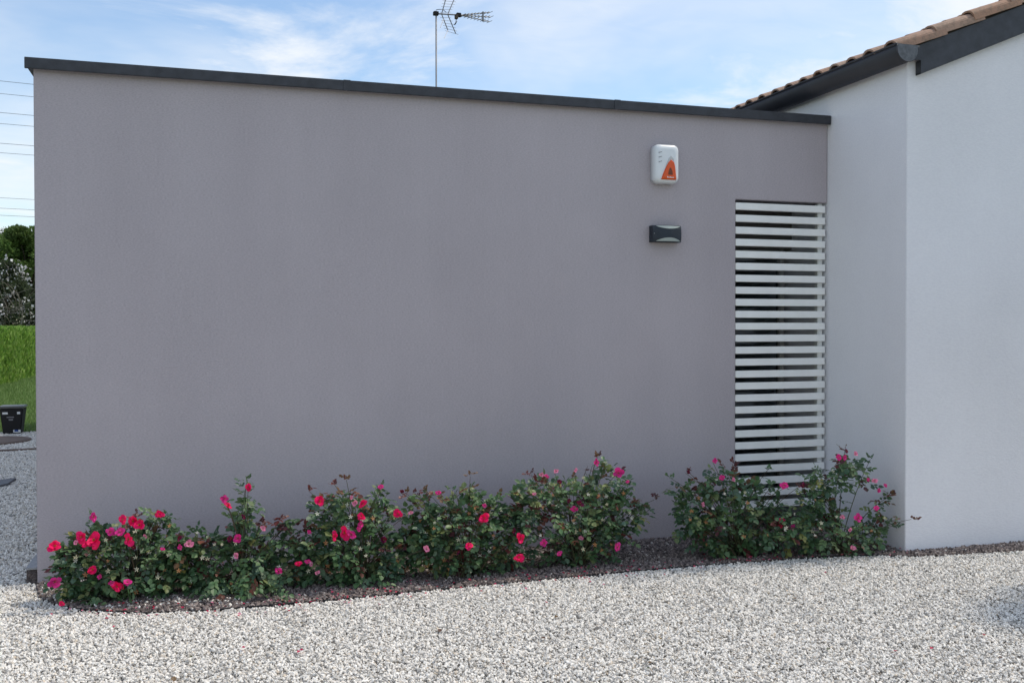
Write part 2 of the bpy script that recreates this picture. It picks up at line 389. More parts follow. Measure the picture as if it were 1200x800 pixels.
# metal coping: folded sheets with standing overlaps
xs = [XL-0.04, 0.86, 2.72, XI-0.004]
for i in range(3):
    a, b2 = xs[i]+(0.0015 if i else 0), xs[i+1]-0.0015
    c = MB(); c.prism([(YW-0.05, 3.010), (YW-0.042, 3.006), (YW-0.042, 3.032), (YW+0.345, 3.032), (YW+0.345, 3.01), (YW+0.352, 3.01), (YW+0.352, 3.078), (YW-0.05, 3.073)], 0, a, b2)
    cp = c.build('coping', M['dark_metal'], B, 0.002)
    if i:
        MB().box((a-0.022, YW-0.0540, 3.007), (a+0.022, YW-0.0502, 3.0745)).build('seam_cover', M['dark_metal'], cp)
c = MB(); c.prism([(XL-0.04, 3.010), (XL-0.034, 3.006), (XL-0.034, 3.032), (XL+0.345, 3.032), (XL+0.345, 3.01), (XL+0.352, 3.01), (XL+0.352, 3.0775), (XL-0.04, 3.0725)], 1, YW+0.353, YB+0.04)
c.build('coping', M['dark_metal'], B, 0.002)

# ------------------------------------------------------------------ white slatted screen in the opening
S = empty('slat_screen', (OX0, YW, 0))
tag(S, 'white horizontal slat screen closing the tall opening beside the side wall', 'screen')
slat = MB().box((OX0+0.001, YW-0.004, -0.0252), (4.426, YW+0.036, 0.0252)).mesh('slat', 0.003, 2)
slat.materials.append(M['slat_paint'])
zt = 2.383
nsl = 0
while zt > 0.12:
    o = link('slat', slat, None, S); o.location = Vector((0, 0, zt))+Vector((0, rnd.uniform(-0.001, 0.001), 0))
    zt -= 0.08715; nsl += 1
MB().box((4.388, YW+0.037, 0.0), (4.430, YW+0.077, OZ1)).build('post', M['slat_paint'], S, 0.003)
MB().box((OX0+0.002, YW+0.037, 0.0), (OX0+0.02, YW+0.077, OZ1)).build('post', M['slat_paint'], S, 0.003)

# ------------------------------------------------------------------ the white house
H = empty('white_house', (XI, YF, 0))
tag(H, 'white stucco house end with clay tiled pitched roof and dark gutter', 'house')
SL = 0.404                                    # roof slope
XR = 8.6; ZE = 3.30
YH = 13.0
w = MB(); w.prism([(XI, -0.05), (2*XR-XI, -0.05), (2*XR-XI, ZE), (XR, ZE+SL*(XR-XI)), (XI, ZE)], 1, YF, YH)
w.build('wall', M['white_stucco'], H, 0.004, 2)
# roof: boards, then tiles
R_ = MB(); t = 0.03
def ztop(x): return 3.318+SL*(x-4.40)
R_.prism([(4.40, ztop(4.40)-0.012), (XR, ztop(XR)-0.012), (2*XR-4.40, ztop(4.40)-0.012), (2*XR-4.40, ztop(4.40)+t-0.012), (XR, ztop(XR)+t-0.012), (4.40, ztop(4.40)+t-0.012)], 1, YF-0.02, YH+0.05)
roof = R_.build('roof', M['wood'], H)
# front verge flashing
y0, y1 = YF-0.055, YF-0.004
def fz(x): return 3.345+SL*(x-4.462)
f = MB(); f.prism([(4.452, 3.262), (4.512, 3.262), (4.512, 3.172), (XR, 3.172+SL*(XR-4.512)), (XR, fz(XR)), (4.452, fz(4.452))], 1, y0, y0+0.006)
f.prism([(4.512, 3.172), (4.516, 3.172), (4.516, 3.262), (4.512, 3.262)], 1, y0+0.0065, y1)
f.build('verge_flashing', M['dark_metal'], H)
f = MB(); f.prism([(4.512, 3.176), (XR, 3.176+SL*(XR-4.512)), (XR, 3.182+SL*(XR-4.512)), (4.512, 3.182)], 1, y0+0.0065, y1); f.build('verge_flashing', M['dark_metal'], H)
f = MB(); f.prism([(2*XR-4.452, 3.172), (2*XR-4.452, fz(4.452)), (XR+0.002, fz(XR)), (XR+0.002, 3.172+SL*(XR-4.512))], 1, y0, y1); f.build('verge_flashing', M['dark_metal'], H)
# half-round gutter with bead and end cap
GX, GZ, GR = 4.382, 3.342, 0.083
def arc(r, a0, a1, k, cx=GX, cz=GZ): return [(cx+r*math.cos(a0+(a1-a0)*i/k), cz+r*math.sin(a0+(a1-a0)*i/k)) for i in range(k+1)]
GD = 0.024
prof = [(GX-GR, GZ)]+arc(GR, math.pi, 2*math.pi, 18, GX, GZ-GD)+[(GX+GR, GZ), (GX+GR-0.004, GZ)]+arc(GR-0.004, 2*math.pi, math.pi, 18, GX, GZ-GD)+[(GX-GR+0.004, GZ)]
g = MB(); g.prism(prof, 1, YF-0.084, YH+0.03)
gut = g.build('gutter', M['gutter_metal'], H, 0, 2)
for p in gut.data.polygons: p.use_smooth = len(p.vertices) == 4
MB().tube([(GX-GR, YF-0.084, GZ+0.004), (GX-GR, YH+0.03, GZ+0.004)], 0.008, 8).build('bead', M['gutter_metal'], gut, smooth=True)
cap = MB(); cap.prism([(GX-GR-0.003, GZ+0.004)]+arc(GR+0.003, math.pi, 2*math.pi, 20, GX, GZ-GD)+[(GX+GR+0.003, GZ+0.004)], 1, YF-0.088, YF-0.085)
cap = cap.build('end_cap', M['cap_metal'], gut)
rim = MB(); rim.tube([(x, YF-0.088, z) for x, z in [(GX-GR-0.001, GZ)]+arc(GR+0.001, math.pi, 2*math.pi, 20, GX, GZ-GD)+[(GX+GR+0.001, GZ)]], 0.003, 6); rim.build('rim', M['gutter_metal'], gut, smooth=True)
# barrel tiles
PITCH_Y, COURSE = 0.192, 0.335
def tile_profile(verge=False):
    """(v along eave, w up) from front to back"""
    top = []
    if verge:
        top += [(-0.080, -0.028), (-0.078, 0.010)]
    for i in range(9):
        a = math.pi*(1-i/8); top.append((0.066*math.cos(a)-0.012, 0.004+0.048*math.sin(a)))
    top += [(0.075, -0.012), (0.110, -0.014)]
    return top
def tile_mesh(verge):
    top = tile_profile(verge); th = 0.013
    bot = []
    for i, (v, w_) in enumerate(top):
        a = top[max(i-1, 0)]; b_ = top[min(i+1, len(top)-1)]; tx, ty = b_[0]-a[0], b_[1]-a[1]; ln = math.hypot(tx, ty) or 1
        bot.append((v+ty/ln*th, w_-tx/ln*th))
    loop = top+bot[::-1]; Ln = 0.41; n = len(loop); vs = []
    for u, sc, dz in ((0, 1.0, 0.0), (Ln, 0.86, 0.0)):
        for v, w_ in loop: vs.append((u, v*sc if v > -0.075 else v, w_*(sc if w_ > 0.02 else 1)+dz))
    m = MB(); fs = [(i, (i+1) % n, (i+1) % n+n, i+n) for i in range(n)]
    k = len(top)
    for i in range(k-1):
        fs.append((i, i+1, n-2-i, n-1-i)); fs.append((n+i, n+i+1, n+n-2-i, n+n-1-i))
    m.add(vs, fs); me = m.mesh('tile'); me.materials.append(M['tile']); return me
tm, tv = tile_mesh(False), tile_mesh(True)
ang = math.atan(SL); nrm = Vector((-math.sin(ang), 0, math.cos(ang))); alo = Vector((math.cos(ang), 0, math.sin(ang)))
start = Vector((4.312, 0, 3.318+0.036+SL*(4.312-4.40)))
inv = Matrix.Translation(parent_loc(roof)).inverted()
for c in range(13):
    for k in range(22):
        if c > 3 and k > 17: continue
        yk = 5.495+(k-0)*PITCH_Y-0.004
        if k == 0: yk = YF+0.004
        o = bpy.data.objects.new('tile', tv if k == 0 else tm); COL.objects.link(o); o.parent = roof
        o.matrix_parent_inverse = inv
        p = start+alo*(c*COURSE)+nrm*0.016
        tilt = ang-0.042+rnd.uniform(-0.006, 0.006)
        o.location = (p.x+rnd.uniform(-0.006, 0.006), yk+rnd.uniform(-0.004, 0.004), p.z+rnd.uniform(-0.002, 0.002)+0.003*c*0)
        o.rotation_euler = (rnd.uniform(-0.02, 0.02), -tilt, rnd.uniform(-0.012, 0.012))

# ------------------------------------------------------------------ alarm siren on the wall
AX0, AX1, AZ0, AZ1 = 2.992, 3.181, 2.513, 2.784
AC = (AX0+AX1)/2
A = empty('alarm_siren', (AC, YW, AZ0)); tag(A, 'white alarm siren box with orange triangular flasher on the grey wall', 'alarm')
def rrect(x0, x1, z0, z1, r, k=6):
    pts = []
    for cx, cz, a in ((x1-r, z1-r, 0), (x0+r, z1-r, 90), (x0+r, z0+r, 180), (x1-r, z0+r, 270)):
        for i in range(k+1):
            t_ = math.radians(a+90*i/k); pts.append((cx+r*math.cos(t_), cz+r*math.sin(t_)))
    return pts
def puffbox(x0, x1, z0, z1, r, layers):
    """rounded box grown from the wall in layers of (distance, inset)"""
    m = MB(); rings = []
    for d, ins in layers:
        rings.append([(x, YW-d, z) for x, z in rrect(x0+ins, x1-ins, z0+ins, z1-ins, max(r-ins*0.4, 0.004))])
    n = len(rings[0]); vs = [p for r_ in rings for p in r_]; fs = []
    for i in range(len(rings)-1):
        for k in range(n): fs.append((i*n+k, i*n+(k+1) % n, (i+1)*n+(k+1) % n, (i+1)*n+k))
    fs.append(tuple(range((len(rings)-1)*n, len(rings)*n))); fs.append(tuple(range(n-1, -1, -1)))
    m.add(vs, fs); return m
body = puffbox(AX0, AX1, AZ0, AZ1, 0.040, [(-0.002, 0), (0.05, 0.0), (0.066, 0.003), (0.077, 0.010), (0.083, 0.022), (0.085, 0.036)]).build('housing', M['white_plastic'], A, smooth=False)
for p in body.data.polygons: p.use_smooth = len(p.vertices) == 4
def lens(zb, zt_, wb, skew, d0, d1, name, mat):
    """curved triangle, wide at the bottom"""
    def outline(ins):
        pts = []
        cx = AC+0.016
        for i in range(9):
            t_ = i/8; zz_ = zb+ins+(zt_-zb-2*ins)*t_; wl = (wb-ins)*(1-t_)**0.62
            pts.append((cx+skew*t_-wl*1.05, zz_))
        for i in range(8, -1, -1):
            t_ = i/8; zz_ = zb+ins+(zt_-zb-2*ins)*t_; wl = (wb-ins)*(1-t_)**0.36
            pts.append((cx+skew*t_+wl*0.72+0.002, zz_))
        return pts
    m = MB(); rings = [[(x, YW-d, z) for x, z in outline(i_)] for d, i_ in ((d0, 0), (d1-0.006, 0.001), (d1-0.001, 0.006), (d1, 0.013))]
    n = len(rings[0]); vs = [p for r_ in rings for p in r_]; fs = []
    for i in range(3):
        for k in range(n): fs.append((i*n+k, i*n+(k+1) % n, (i+1)*n+(k+1) % n, (i+1)*n+k))
    fs.append(tuple(range(3*n, 4*n))); m.add(vs, fs); return m.build(name, mat, A)
lens(AZ0+0.026, AZ0+0.195, 0.060, 0.010, 0.06, 0.089, 'lens_surround', M['grey_plastic'])
ln = lens(AZ0+0.022, AZ0+0.162, 0.064, 0.008, 0.06, 0.098, 'orange_lens', M['orange_lens'])
ic = MB(); cx = AC+0.015
ic.prism([(cx-0.017, AZ0+0.055), (cx+0.017, AZ0+0.055), (cx+0.015, AZ0+0.08), (cx+0.004, AZ0+0.104), (cx-0.004, AZ0+0.104), (cx-0.014, AZ0+0.08)], 1, YW-0.0992, YW-0.0975); ic.build('lamp_mark', M['dark_print'], ln)
for i in range(3):
    z = AZ1-0.066-i*0.032; v = MB(); v.prism([(AX0+0.026, z), (AX0+0.05, z+0.008), (AX0+0.052, z+0.012), (AX0+0.026, z+0.005)], 1, YW-0.0870, YW-0.0835)
    v.build('sound_slot', M['grey_print'], A)
pr = MB()
for i in range(9):
    x = AC-0.010+i*0.0058; hgt = (0.010, 0.006, 0.0055, 0.006, 0.009, 0.0055, 0.006, 0.0055, 0.006)[i]
    pr.box((x, YW-0.0995, AZ0+0.034), (x+0.0042, YW-0.0975, AZ0+0.034+hgt))
pr.build('lettering', M['white_plastic'], ln)
# ------------------------------------------------------------------ bulkhead wall lamp
LX0, LX1, LZ0, LZ1 = 2.985, 3.205, 2.103, 2.218
LC = (LX0+LX1)/2; LM = (LZ0+LZ1)/2
W = empty('wall_lamp', (LC, YW, LZ0)); tag(W, 'dark blue-grey rectangular bulkhead lamp with two crescent glass slots', 'lamp')
m = MB(); K = 14
def bulge(t_): return 0.062+0.030*math.sin(math.pi*t_)
for zi in range(1): pass
vs = []; fs = []
cols_ = [(0.0, LZ0, LZ1)]
NZ = 5
for i in range(K+1):
    t_ = i/K; x = LX0+(LX1-LX0)*t_
    for jz in range(NZ+1):
        q = jz/NZ; zc = LZ0+(LZ1-LZ0)*q; dd = bulge(t_)-0.010*(2*q-1)**4
        vs.append((x, YW-dd, zc))
for i in range(K):
    for jz in range(NZ):
        a = i*(NZ+1)+jz; fs.append((a, a+NZ+1, a+NZ+2, a+1))
b0 = len(vs)
for i in range(K+1):
    x = LX0+(LX1-LX0)*i/K; vs += [(x, YW+0.002, LZ0), (x, YW+0.002, LZ1)]
for i in range(K):
    a = i*(NZ+1); fs.append((a, b0+2*i, b0+2*i+2, a+NZ+1)); fs.append((a+NZ, a+2*NZ+1, b0+2*i+3, b0+2*i+1))
fs.append((*range(0, NZ+1), b0+1, b0)); fs.append((*range(K*(NZ+1)+NZ, K*(NZ+1)-1, -1), b0+2*K, b0+2*K+1))
m.add(vs, fs); lamp = m.build('body', M['lamp_body'], W)
for top in (1, 0):
    vs = []; fs = []
    for i in range(K+1):
        t_ = 0.10+0.86*i/K; x = LX0+(LX1-LX0)*t_; s_ = math.sin(math.pi*i/K)**0.75
        for q in (0, 1):
            if top: z = LZ1-0.004-(0.001+0.019*s_)*q
            else: z = LZ0+0.004+(0.001+0.024*s_)*q
            qq = (z-LZ0)/(LZ1-LZ0); dd = bulge(t_)-0.010*(2*qq-1)**4+0.0022
            vs.append((x, YW-dd, z))
    for i in range(K): fs.append((2*i, 2*i+1, 2*i+3, 2*i+2))
    n0 = len(vs); vs += [(x, y+0.005, z) for x, y, z in vs]; fs += [tuple(k+n0 for k in reversed(f_)) for f_ in fs]
    for i in range(K): fs += [(2*i, 2*i+2, n0+2*i+2, n0+2*i), (2*i+1, n0+2*i+1, n0+2*i+3, 2*i+3)]
    mm = MB(); mm.add(vs, fs); mm.build('glass_slot', M['diffuser'], W)
MB().tube([(LX0+0.008, YW-0.066, LM), (LX0+0.008, YW-0.070, LM)], 0.004, 8).build('screw', M['galvanised'], W)

# ------------------------------------------------------------------ rose bushes
def V3(x): return np.asarray(x, float)
def unit(v): v = np.asarray(v, float); return v/(np.linalg.norm(v)+1e-9)
LEAF_T = np.array([(0, 0, 0), (0.30, 0.40, 0.03), (0.32, 0, -0.05), (0.30, -0.40, 0.03), (0.68, 0.34, 0.02), (0.70, 0, -0.06), (0.68, -0.34, 0.02), (1.0, 0, -0.12)])
LEAF_F = [(0, 2, 1), (0, 3, 2), (1, 2, 5, 4), (2, 3, 6, 5), (4, 5, 7), (5, 6, 7)]
def leaflet(mb, base, d, nr, size, width, col):
    d = unit(d); s = unit(np.cross(nr, d)); nn = np.cross(d, s)
    pts = base + size*(LEAF_T[:, :1]*d + LEAF_T[:, 1:2]*width*s*1.25 + LEAF_T[:, 2:3]*nn)
    mb.add(pts.tolist(), LEAF_F, col)
GREENS = [(0.075, 0.140, 0.065), (0.088, 0.165, 0.070), (0.100, 0.180, 0.078), (0.135, 0.210, 0.090), (0.060, 0.115, 0.068), (0.180, 0.225, 0.090), (0.115, 0.180, 0.115), (0.25, 0.25, 0.08)]
REDS = [(0.13, 0.035, 0.032), (0.16, 0.06, 0.04), (0.10, 0.035, 0.038), (0.18, 0.10, 0.05)]
def jitter(c, a=0.16):
    k = 1+rnd.uniform(-a, a); return (c[0]*k*(1+rnd.uniform(-0.1, 0.1)), c[1]*k, c[2]*k*(1+rnd.uniform(-0.1, 0.1)), 1)
def compound(mb, p, d, red, scale=1.0):
    """five-leaflet rose leaf"""
    d = unit(d); nr = unit(np.array([rnd.uniform(-.55, .55), rnd.uniform(-.9, .3), 1.0])); nr = unit(nr-d*np.dot(nr, d)); s = np.cross(nr, d)
    Ls = rnd.triangular(0.020, 0.046, 0.033)*scale; R0 = rnd.uniform(0.05, 0.075)*scale
    base = rnd.choice(REDS) if red else rnd.choices(GREENS, (5, 5, 5, 3, 4, 2, 3, .35))[0]; wd = rnd.uniform(0.62, 0.86)
    droop = np.array([0, 0, -1.0])
    for k, (t_, side) in enumerate(((0.35, 1), (0.35, -1), (0.7, 1), (0.7, -1), (1.0, 0))):
        if rnd.random() < 0.08: continue
        q = p+d*R0*t_+droop*0.012*t_*t_
        dd = d*0.55+s*side*0.85 if side else d
        dd = dd+droop*rnd.uniform(0.0, 0.35)+rng.normal(0, 0.12, 3)
        leaflet(mb, q, dd, nr+rng.normal(0, 0.22, 3), Ls*(1.15 if not side else rnd.uniform(0.8, 1.0)), wd, jitter(base))
def flower_mesh(name, col_out, col_in, seed, openness):
    """semi-double rose bloom facing +z, radius about 1"""
    r = random.Random(seed); mb = MB()
    for ring, (cnt, rad, lift, wid) in enumerate(((5, 1.05, 0.05, 0.40), (5, 0.84, 0.38, 0.40), (4, 0.55, 0.75, 0.36))):
        for k in range(cnt):
            a = 2*math.pi*(k+r.uniform(-.3, .3))/cnt+ring*0.6; ca, sa = math.cos(a), math.sin(a)
            tilt = lift+(1-openness)*0.6+r.uniform(-.28, .28); rad_ = rad*r.uniform(.55, 1.2); fold = r.uniform(-.1, .4); tw = r.uniform(-.3, .3)
            ph = r.uniform(0, 6.28)
            vs = []; nu, nv = 5, 4
            for iu in range(nu+1):
                u = iu/nu
                for iv in range(nv+1):
                    v = (iv/nv-0.5)*2
                    w_ = wid*(0.18+0.95*math.sin(math.pi*min(0.78, 0.80*u)))*(1.0 if u < 0.95 else 0.72)
                    rr = rad_*u*(1-(0.14*v*v if u > .6 else 0)-(0.10*(1-abs(v)) if u > .9 else 0))
                    h = tilt*rad_*u**1.3-0.45*rad_*max(0, u-0.7)*(1+0.6*math.sin(ph+v*2))+fold*v*v*u*rad_*.6+tw*v*u*rad_*.5+0.05*math.sin(ph+5*v+4*u)*u
                    x, y = rr, v*w_*rad_
                    vs.append((x*ca-y*sa, x*sa+y*ca, h+0.05*ring))
            fs = [(iu*(nv+1)+iv, iu*(nv+1)+iv+1, (iu+1)*(nv+1)+iv+1, (iu+1)*(nv+1)+iv) for iu in range(nu) for iv in range(nv)]
            o = len(mb.v); mb.v += vs; mb.f += [tuple(i+o for i in f_) for f_ in fs]
            sh = r.uniform(0.72, 1.12); pk = r.uniform(0, .07)
            for iu in range(nu+1):
                t_ = iu/nu
                for iv in range(nv+1):
                    c_ = [(col_in[q]*(1-t_)**2+col_out[q]*(1-(1-t_)**2))*sh+(pk if q == 2 else 0) for q in range(3)]; mb.c.append((*c_, 1))
    for k in range(10):
        a = 2*math.pi*k/10; rr = 0.14
        mb.tube([(0.05*math.cos(a), 0.05*math.sin(a), 0.05), (rr*math.cos(a), rr*math.sin(a), 0.34)], 0.025, 3, (0.55, 0.33, 0.05, 1))
    me = mb.mesh(name); me.materials.append(M['petal'])
    me.polygons.foreach_set('use_smooth', [True]*len(me.polygons)); return me
RED, MAG, PNK, DRK = (0.90, 0.012, 0.105), (0.86, 0.030, 0.27), (0.88, 0.28, 0.45), (0.20, 0.012, 0.03)
FM = {'r': [flower_mesh('flower', RED, (0.82, 0.02, 0.10), s, 0.9) for s in (1, 2, 3, 10, 11)],
      'm': [flower_mesh('flower', MAG, (0.78, 0.20, 0.34), s, 0.7) for s in (4, 5, 12)],
      'p': [flower_mesh('flower', PNK, (0.85, 0.55, 0.5), s, 0.5) for s in (6, 7)],
      'd': [flower_mesh('flower', DRK, (0.15, 0.05, 0.03), s, 0.35) for s in (8, 9)]}
CALYX = None
def bush(label, bx, by, blobs, flowers, reds=0.06, holes=(), dens=1.0, shoots=()):
    base = gnd(bx, by); base[2] = 0.0
    T = empty('rose_bush', tuple(base)); tag(T, label, 'rose bush', 'rose bushes planted along the foot of the walls')
    yb = base[1]
    fol, can, spent = MB(), MB(), MB()
    cane_col = [(0.07, 0.075, 0.035, 1), (0.09, 0.06, 0.04, 1), (0.055, 0.05, 0.035, 1)]
    def cane(tip, r0=0.0045, keep=False):
        st = base+np.array([rnd.uniform(-.05, .05), rnd.uniform(-.05, .05), -0.01]); tip = V3(tip)
        mid = st*0.45+tip*0.55+np.array([(st[0]-tip[0])*0.22+rnd.uniform(-.03, .03), (st[1]-tip[1])*0.2+rnd.uniform(-.03, .03), 0.10*abs(tip[2])+rnd.uniform(0, .03)])
        pts = [((1-t_)**2)*st+2*t_*(1-t_)*mid+t_*t_*tip for t_ in np.linspace(0, 1, 8)]
        if holes and not keep and hollow(pts) and rnd.random() < 0.9: return pts
        can.tube(pts, list(np.linspace(r0, 0.0014, 8)), 5, rnd.choice(cane_col), cap=False); return pts
    def hollow(pts):
        for p in pts:
            d_ = p-CAM; z_ = d_ @ fw
            if inhole(600+F_PX*(d_ @ rt)/z_, 400-F_PX*(d_ @ up)/z_): return True
        return False
    def inhole(px, py): return any((px-hx)**2/hr**2+(py-hy)**2/hr**2 < 1 for hx, hy, hr in holes)
    mpx = 1152/6.0
    for (cx, cy, rx, ry) in blobs:
        ctr = on(cx, cy, 1, yb); mp = np.linalg.norm(on(cx+1, cy, 1, yb)-ctr)
        dep = min(0.30, max(0.05, 0.75*min(rx, ry*1.4)*mp))
        nleaf = int(rx*ry*3.14/33*dens)
        nt_ = max(2, int(rx*ry/190)); tips = []
        for _ in range(nt_):
            a = rnd.uniform(0, 6.283); q = rnd.random()**0.4; y_ = yb+rnd.uniform(-.7, .7)*dep
            px_, py_ = cx+rx*q*math.cos(a), cy+ry*q*math.sin(a)
            if inhole(px_, py_): continue
            t3 = on(px_, py_, 1, y_); t3[2] = max(t3[2], 0.06); cane(t3); tips.append(t3)
        for _ in range(nleaf):
            th = rnd.uniform(0, 6.283); ph = math.acos(rnd.uniform(-1, 1)); q = rnd.random()**0.36*(1+0.13*math.sin(3*th+cx))
            dx, dz, dy = math.sin(ph)*math.cos(th), math.sin(ph)*math.sin(th), math.cos(ph)
            px_, py_ = cx+rx*q*dx*1.06, cy-ry*q*dz*1.02
            if inhole(px_, py_): continue
            p = on(px_, py_, 1, yb+dy*dep*q)
            if p[2] < 0.03:
                if rnd.random() < 0.55: continue
                p = gnd(px_, py_, 0.03); p[1] = max(p[1], np.interp(p[0], [a for a, _ in EDGE[1:]], [b_ for _, b_ in EDGE[1:]])+rnd.uniform(0.02, 0.12)); p[2] = rnd.uniform(0.03, 0.13)
            if p[1] > YW-0.03: p[1] = YW-0.03
            outd = np.array([dx, dy*0.8-0.25, dz*0.6+0.05])+rng.normal(0, 0.45, 3)
            topish = dz*q > 0.55
            compound(fol, p-unit(outd)*0.03, outd, rnd.random() < (reds*2.0 if topish else reds))
        # cream star-shaped calyxes of finished blooms
        for _ in range(max(0, int(rx*ry/260))):
            a = rnd.uniform(0, 6.283); q = rnd.random()**0.5*0.92; px_, py_ = cx+rx*q*math.cos(a), cy+ry*q*math.sin(a)
            if inhole(px_, py_): continue
            p = on(px_, py_, 1, yb-dep*rnd.uniform(0.55, 1.0)); ax = unit((rnd.uniform(-.6, .6), -1, rnd.uniform(-.1, .9)))
            if p[2] < 0.06: continue
            u_ = unit(np.cross(ax, (0.3, 0.1, 1))); w_ = np.cross(ax, u_); r_ = rnd.uniform(0.011, 0.018)
            col = rnd.choice(((0.78, 0.76, 0.58, 1), (0.70, 0.66, 0.46, 1), (0.82, 0.80, 0.70, 1), (0.55, 0.26, 0.12, 1)))
            for k in range(5):
                a = k*1.2566+rnd.uniform(-.2, .2); dv = u_*math.cos(a)+w_*math.sin(a); sv = -u_*math.sin(a)+w_*math.cos(a)
                spent.add([p, p+dv*r_*.45+sv*r_*.2, p+dv*r_+ax*r_*.3, p+dv*r_*.45-sv*r_*.2], [(0, 1, 2, 3)], col)
    # leading shoots with leaves along them
    for (px_, py_, red, *ys) in shoots:
        tip = on(px_, py_, 1, ys[0] if ys else yb-0.02); pts = cane(tip, 0.004, True)
        for i in range(3, 8):
            for _ in range(2):
                d = np.array([rnd.uniform(-1, 1), rnd.uniform(-1, .6), rnd.uniform(-.1, .8)]); compound(fol, pts[i]+rng.normal(0, .006, 3), d, red and i > 5, 0.85 if i < 7 else 0.65)
        compound(fol, pts[-1], (rnd.uniform(-.5, .5), -.3, 1), red, 0.6)
    o = fol.build('foliage', M['leaf'], T); o['kind'] = 'stuff'
    link_flowers(T, flowers, yb, cane, fol)
    o = can.build('canes', M['stem'], T, smooth=True); o['kind'] = 'stuff'
    if spent.v: o = spent.build('spent_blooms', M['petal'], T); o['kind'] = 'stuff'
    return T
def link_flowers(T, flowers, yb, cane, fol):
    inv_ = Matrix.Translation(T.location).inverted()
    for (px_, py_, dpx, kind) in flowers:
        p = on(px_, py_, 1, yb-rnd.uniform(0.17, 0.24)); 
        if p[2] < 0.03: p[2] = 0.03
        sc = dpx/2*np.linalg.norm(p-CAM)/F_PX*0.96
        ax = Vector((rnd.uniform(-.45, .45), -1, rnd.uniform(0.05, .75))).normalized()
        pts = cane(p+np.array([0, 0.03, -0.01]), 0.003)
        o = bpy.data.objects.new('flower', rnd.choice(FM[kind])); COL.objects.link(o); o.parent = T; o.matrix_parent_inverse = inv_
        q = ax.to_track_quat('Z', 'Y').to_matrix().to_4x4() @ Matrix.Rotation(rnd.uniform(0, 6.28), 4, 'Z')
        o.matrix_basis = Matrix.Translation(Vector(p)) @ q @ Matrix.Diagonal((sc*1.05, sc*rnd.uniform(.7, 1), sc*rnd.uniform(.8, 1.2), 1))

bush('low spreading rose bush with many scarlet blooms at the free end of the grey wall', 150, 700,
     [(150, 655, 72, 42), (105, 672, 38, 40), (190, 642, 34, 34), (118, 633, 26, 16), (162, 620, 26, 14), (88, 652, 20, 18), (196, 682, 24, 22), (140, 690, 60, 22), (180, 606, 22, 8), (78, 668, 14, 34), (212, 662, 20, 30)],
     [(64, 640, 15, 'r'), (64.5, 681, 15, 'm'), (109, 606, 12, 'm'), (96, 629, 15, 'r'), (110, 633, 20, 'r'), (103, 637, 13, 'r'), (144, 609, 12, 'r'), (157, 610, 15, 'r'), (164, 615, 15, 'r'), (129, 623, 12, 'm'),
      (140.5, 623, 12, 'm'), (151, 632, 16, 'r'), (187, 602, 11, 'r'), (109, 667.5, 13, 'r'), (137, 687, 15, 'r'), (131, 682.5, 7, 'm'), (149, 682, 10, 'm'), (156, 641, 8, 'd'), (211, 641, 7, 'm'),
      (221, 637.5, 11, 'p'), (170, 628, 6, 'p'), (89, 636, 6, 'p'), (72.5, 707, 7, 'r'), (210, 631, 8, 'd'), (191, 643, 6, 'm'), (117, 676, 6, 'm')],
     0.03, shoots=((108, 603, False), (196, 602, False), (58, 643, False), (160, 604, True)))
bush('rose bush with one tall red-flowered shoot rising above a low mound', 285, 692,
     [(270, 662, 50, 36), (240, 637, 30, 18), (297, 640, 36, 26), (320, 682, 34, 26), (248, 690, 28, 16), (338, 640, 20, 30), (284, 612, 12, 14), (290, 592, 9, 16), (330, 612, 10, 8), (285, 690, 50, 18), (226, 660, 22, 30), (350, 655, 20, 32)],
     [(291, 570.5, 12, 'r'), (263, 584, 10, 'm'), (267.5, 592.5, 11, 'r'), (279, 630.5, 12, 'm'), (270, 632, 9, 'd'), (277, 651, 8, 'p'), (327, 669, 11, 'm'), (308, 619, 8, 'p'), (350, 660.6, 9, 'r'),
      (361, 657.6, 8, 'm'), (365, 661, 7, 'p'), (372, 671, 7, 'p'), (285, 605, 7, 'd'), (363, 623, 6, 'm')],
     0.07, shoots=((290, 562, False), (289, 566, False), (264, 588, False), (306, 612, True), (328, 608, True)))
bush('upright rose bush with a tight cluster of red blooms at its middle', 425, 683,
     [(420, 642, 54, 44), (402, 602, 34, 24), (440, 606, 24, 24), (376, 596, 14, 12), (458, 650, 34, 28), (418, 668, 46, 18), (398, 582, 12, 12), (447, 580, 9, 12), (480, 640, 18, 18), (372, 640, 18, 24), (368, 662, 18, 22), (488, 632, 18, 30)],
     [(374, 587, 15, 'r'), (425, 590, 13, 'r'), (416.5, 589, 8, 'p'), (446.5, 570, 8, 'm'), (411, 583, 6, 'p'), (424, 605, 11, 'r'), (422.5, 614.5, 10, 'm'), (420.5, 620, 7, 'm'), (404, 624, 17, 'r'),
      (412, 626, 15, 'm'), (392, 628, 12, 'r'), (466.5, 601.5, 13, 'r'), (481, 601, 7, 'p'), (500, 643, 9, 'p'), (449, 632, 10, 'd')],
     0.06, shoots=((406, 562, True), (392, 568, True), (362, 575, True), (447, 570, False)))
bush('leafy rose bush with few red blooms and dark young tips', 545, 676,
     [(540, 628, 44, 40), (545, 592, 38, 18), (492, 598, 20, 20), (520, 652, 30, 18), (574, 648, 26, 24), (550, 575, 10, 9), (500, 620, 22, 20), (575, 600, 18, 22), (545, 660, 40, 12), (508, 640, 22, 28), (590, 625, 18, 34)],
     [(514, 577, 8, 'm'), (567.7, 607, 13, 'r'), (549, 639, 11, 'r'), (568, 592, 6, 'm'), (610, 630, 13, 'r'), (608, 653.6, 14, 'r'), (537, 647, 6, 'd'), (471, 576, 7, 'd')],
     0.10, shoots=((551, 558, True), (496, 574, True), (476, 578, True), (486, 578, True), (530, 574, False)))
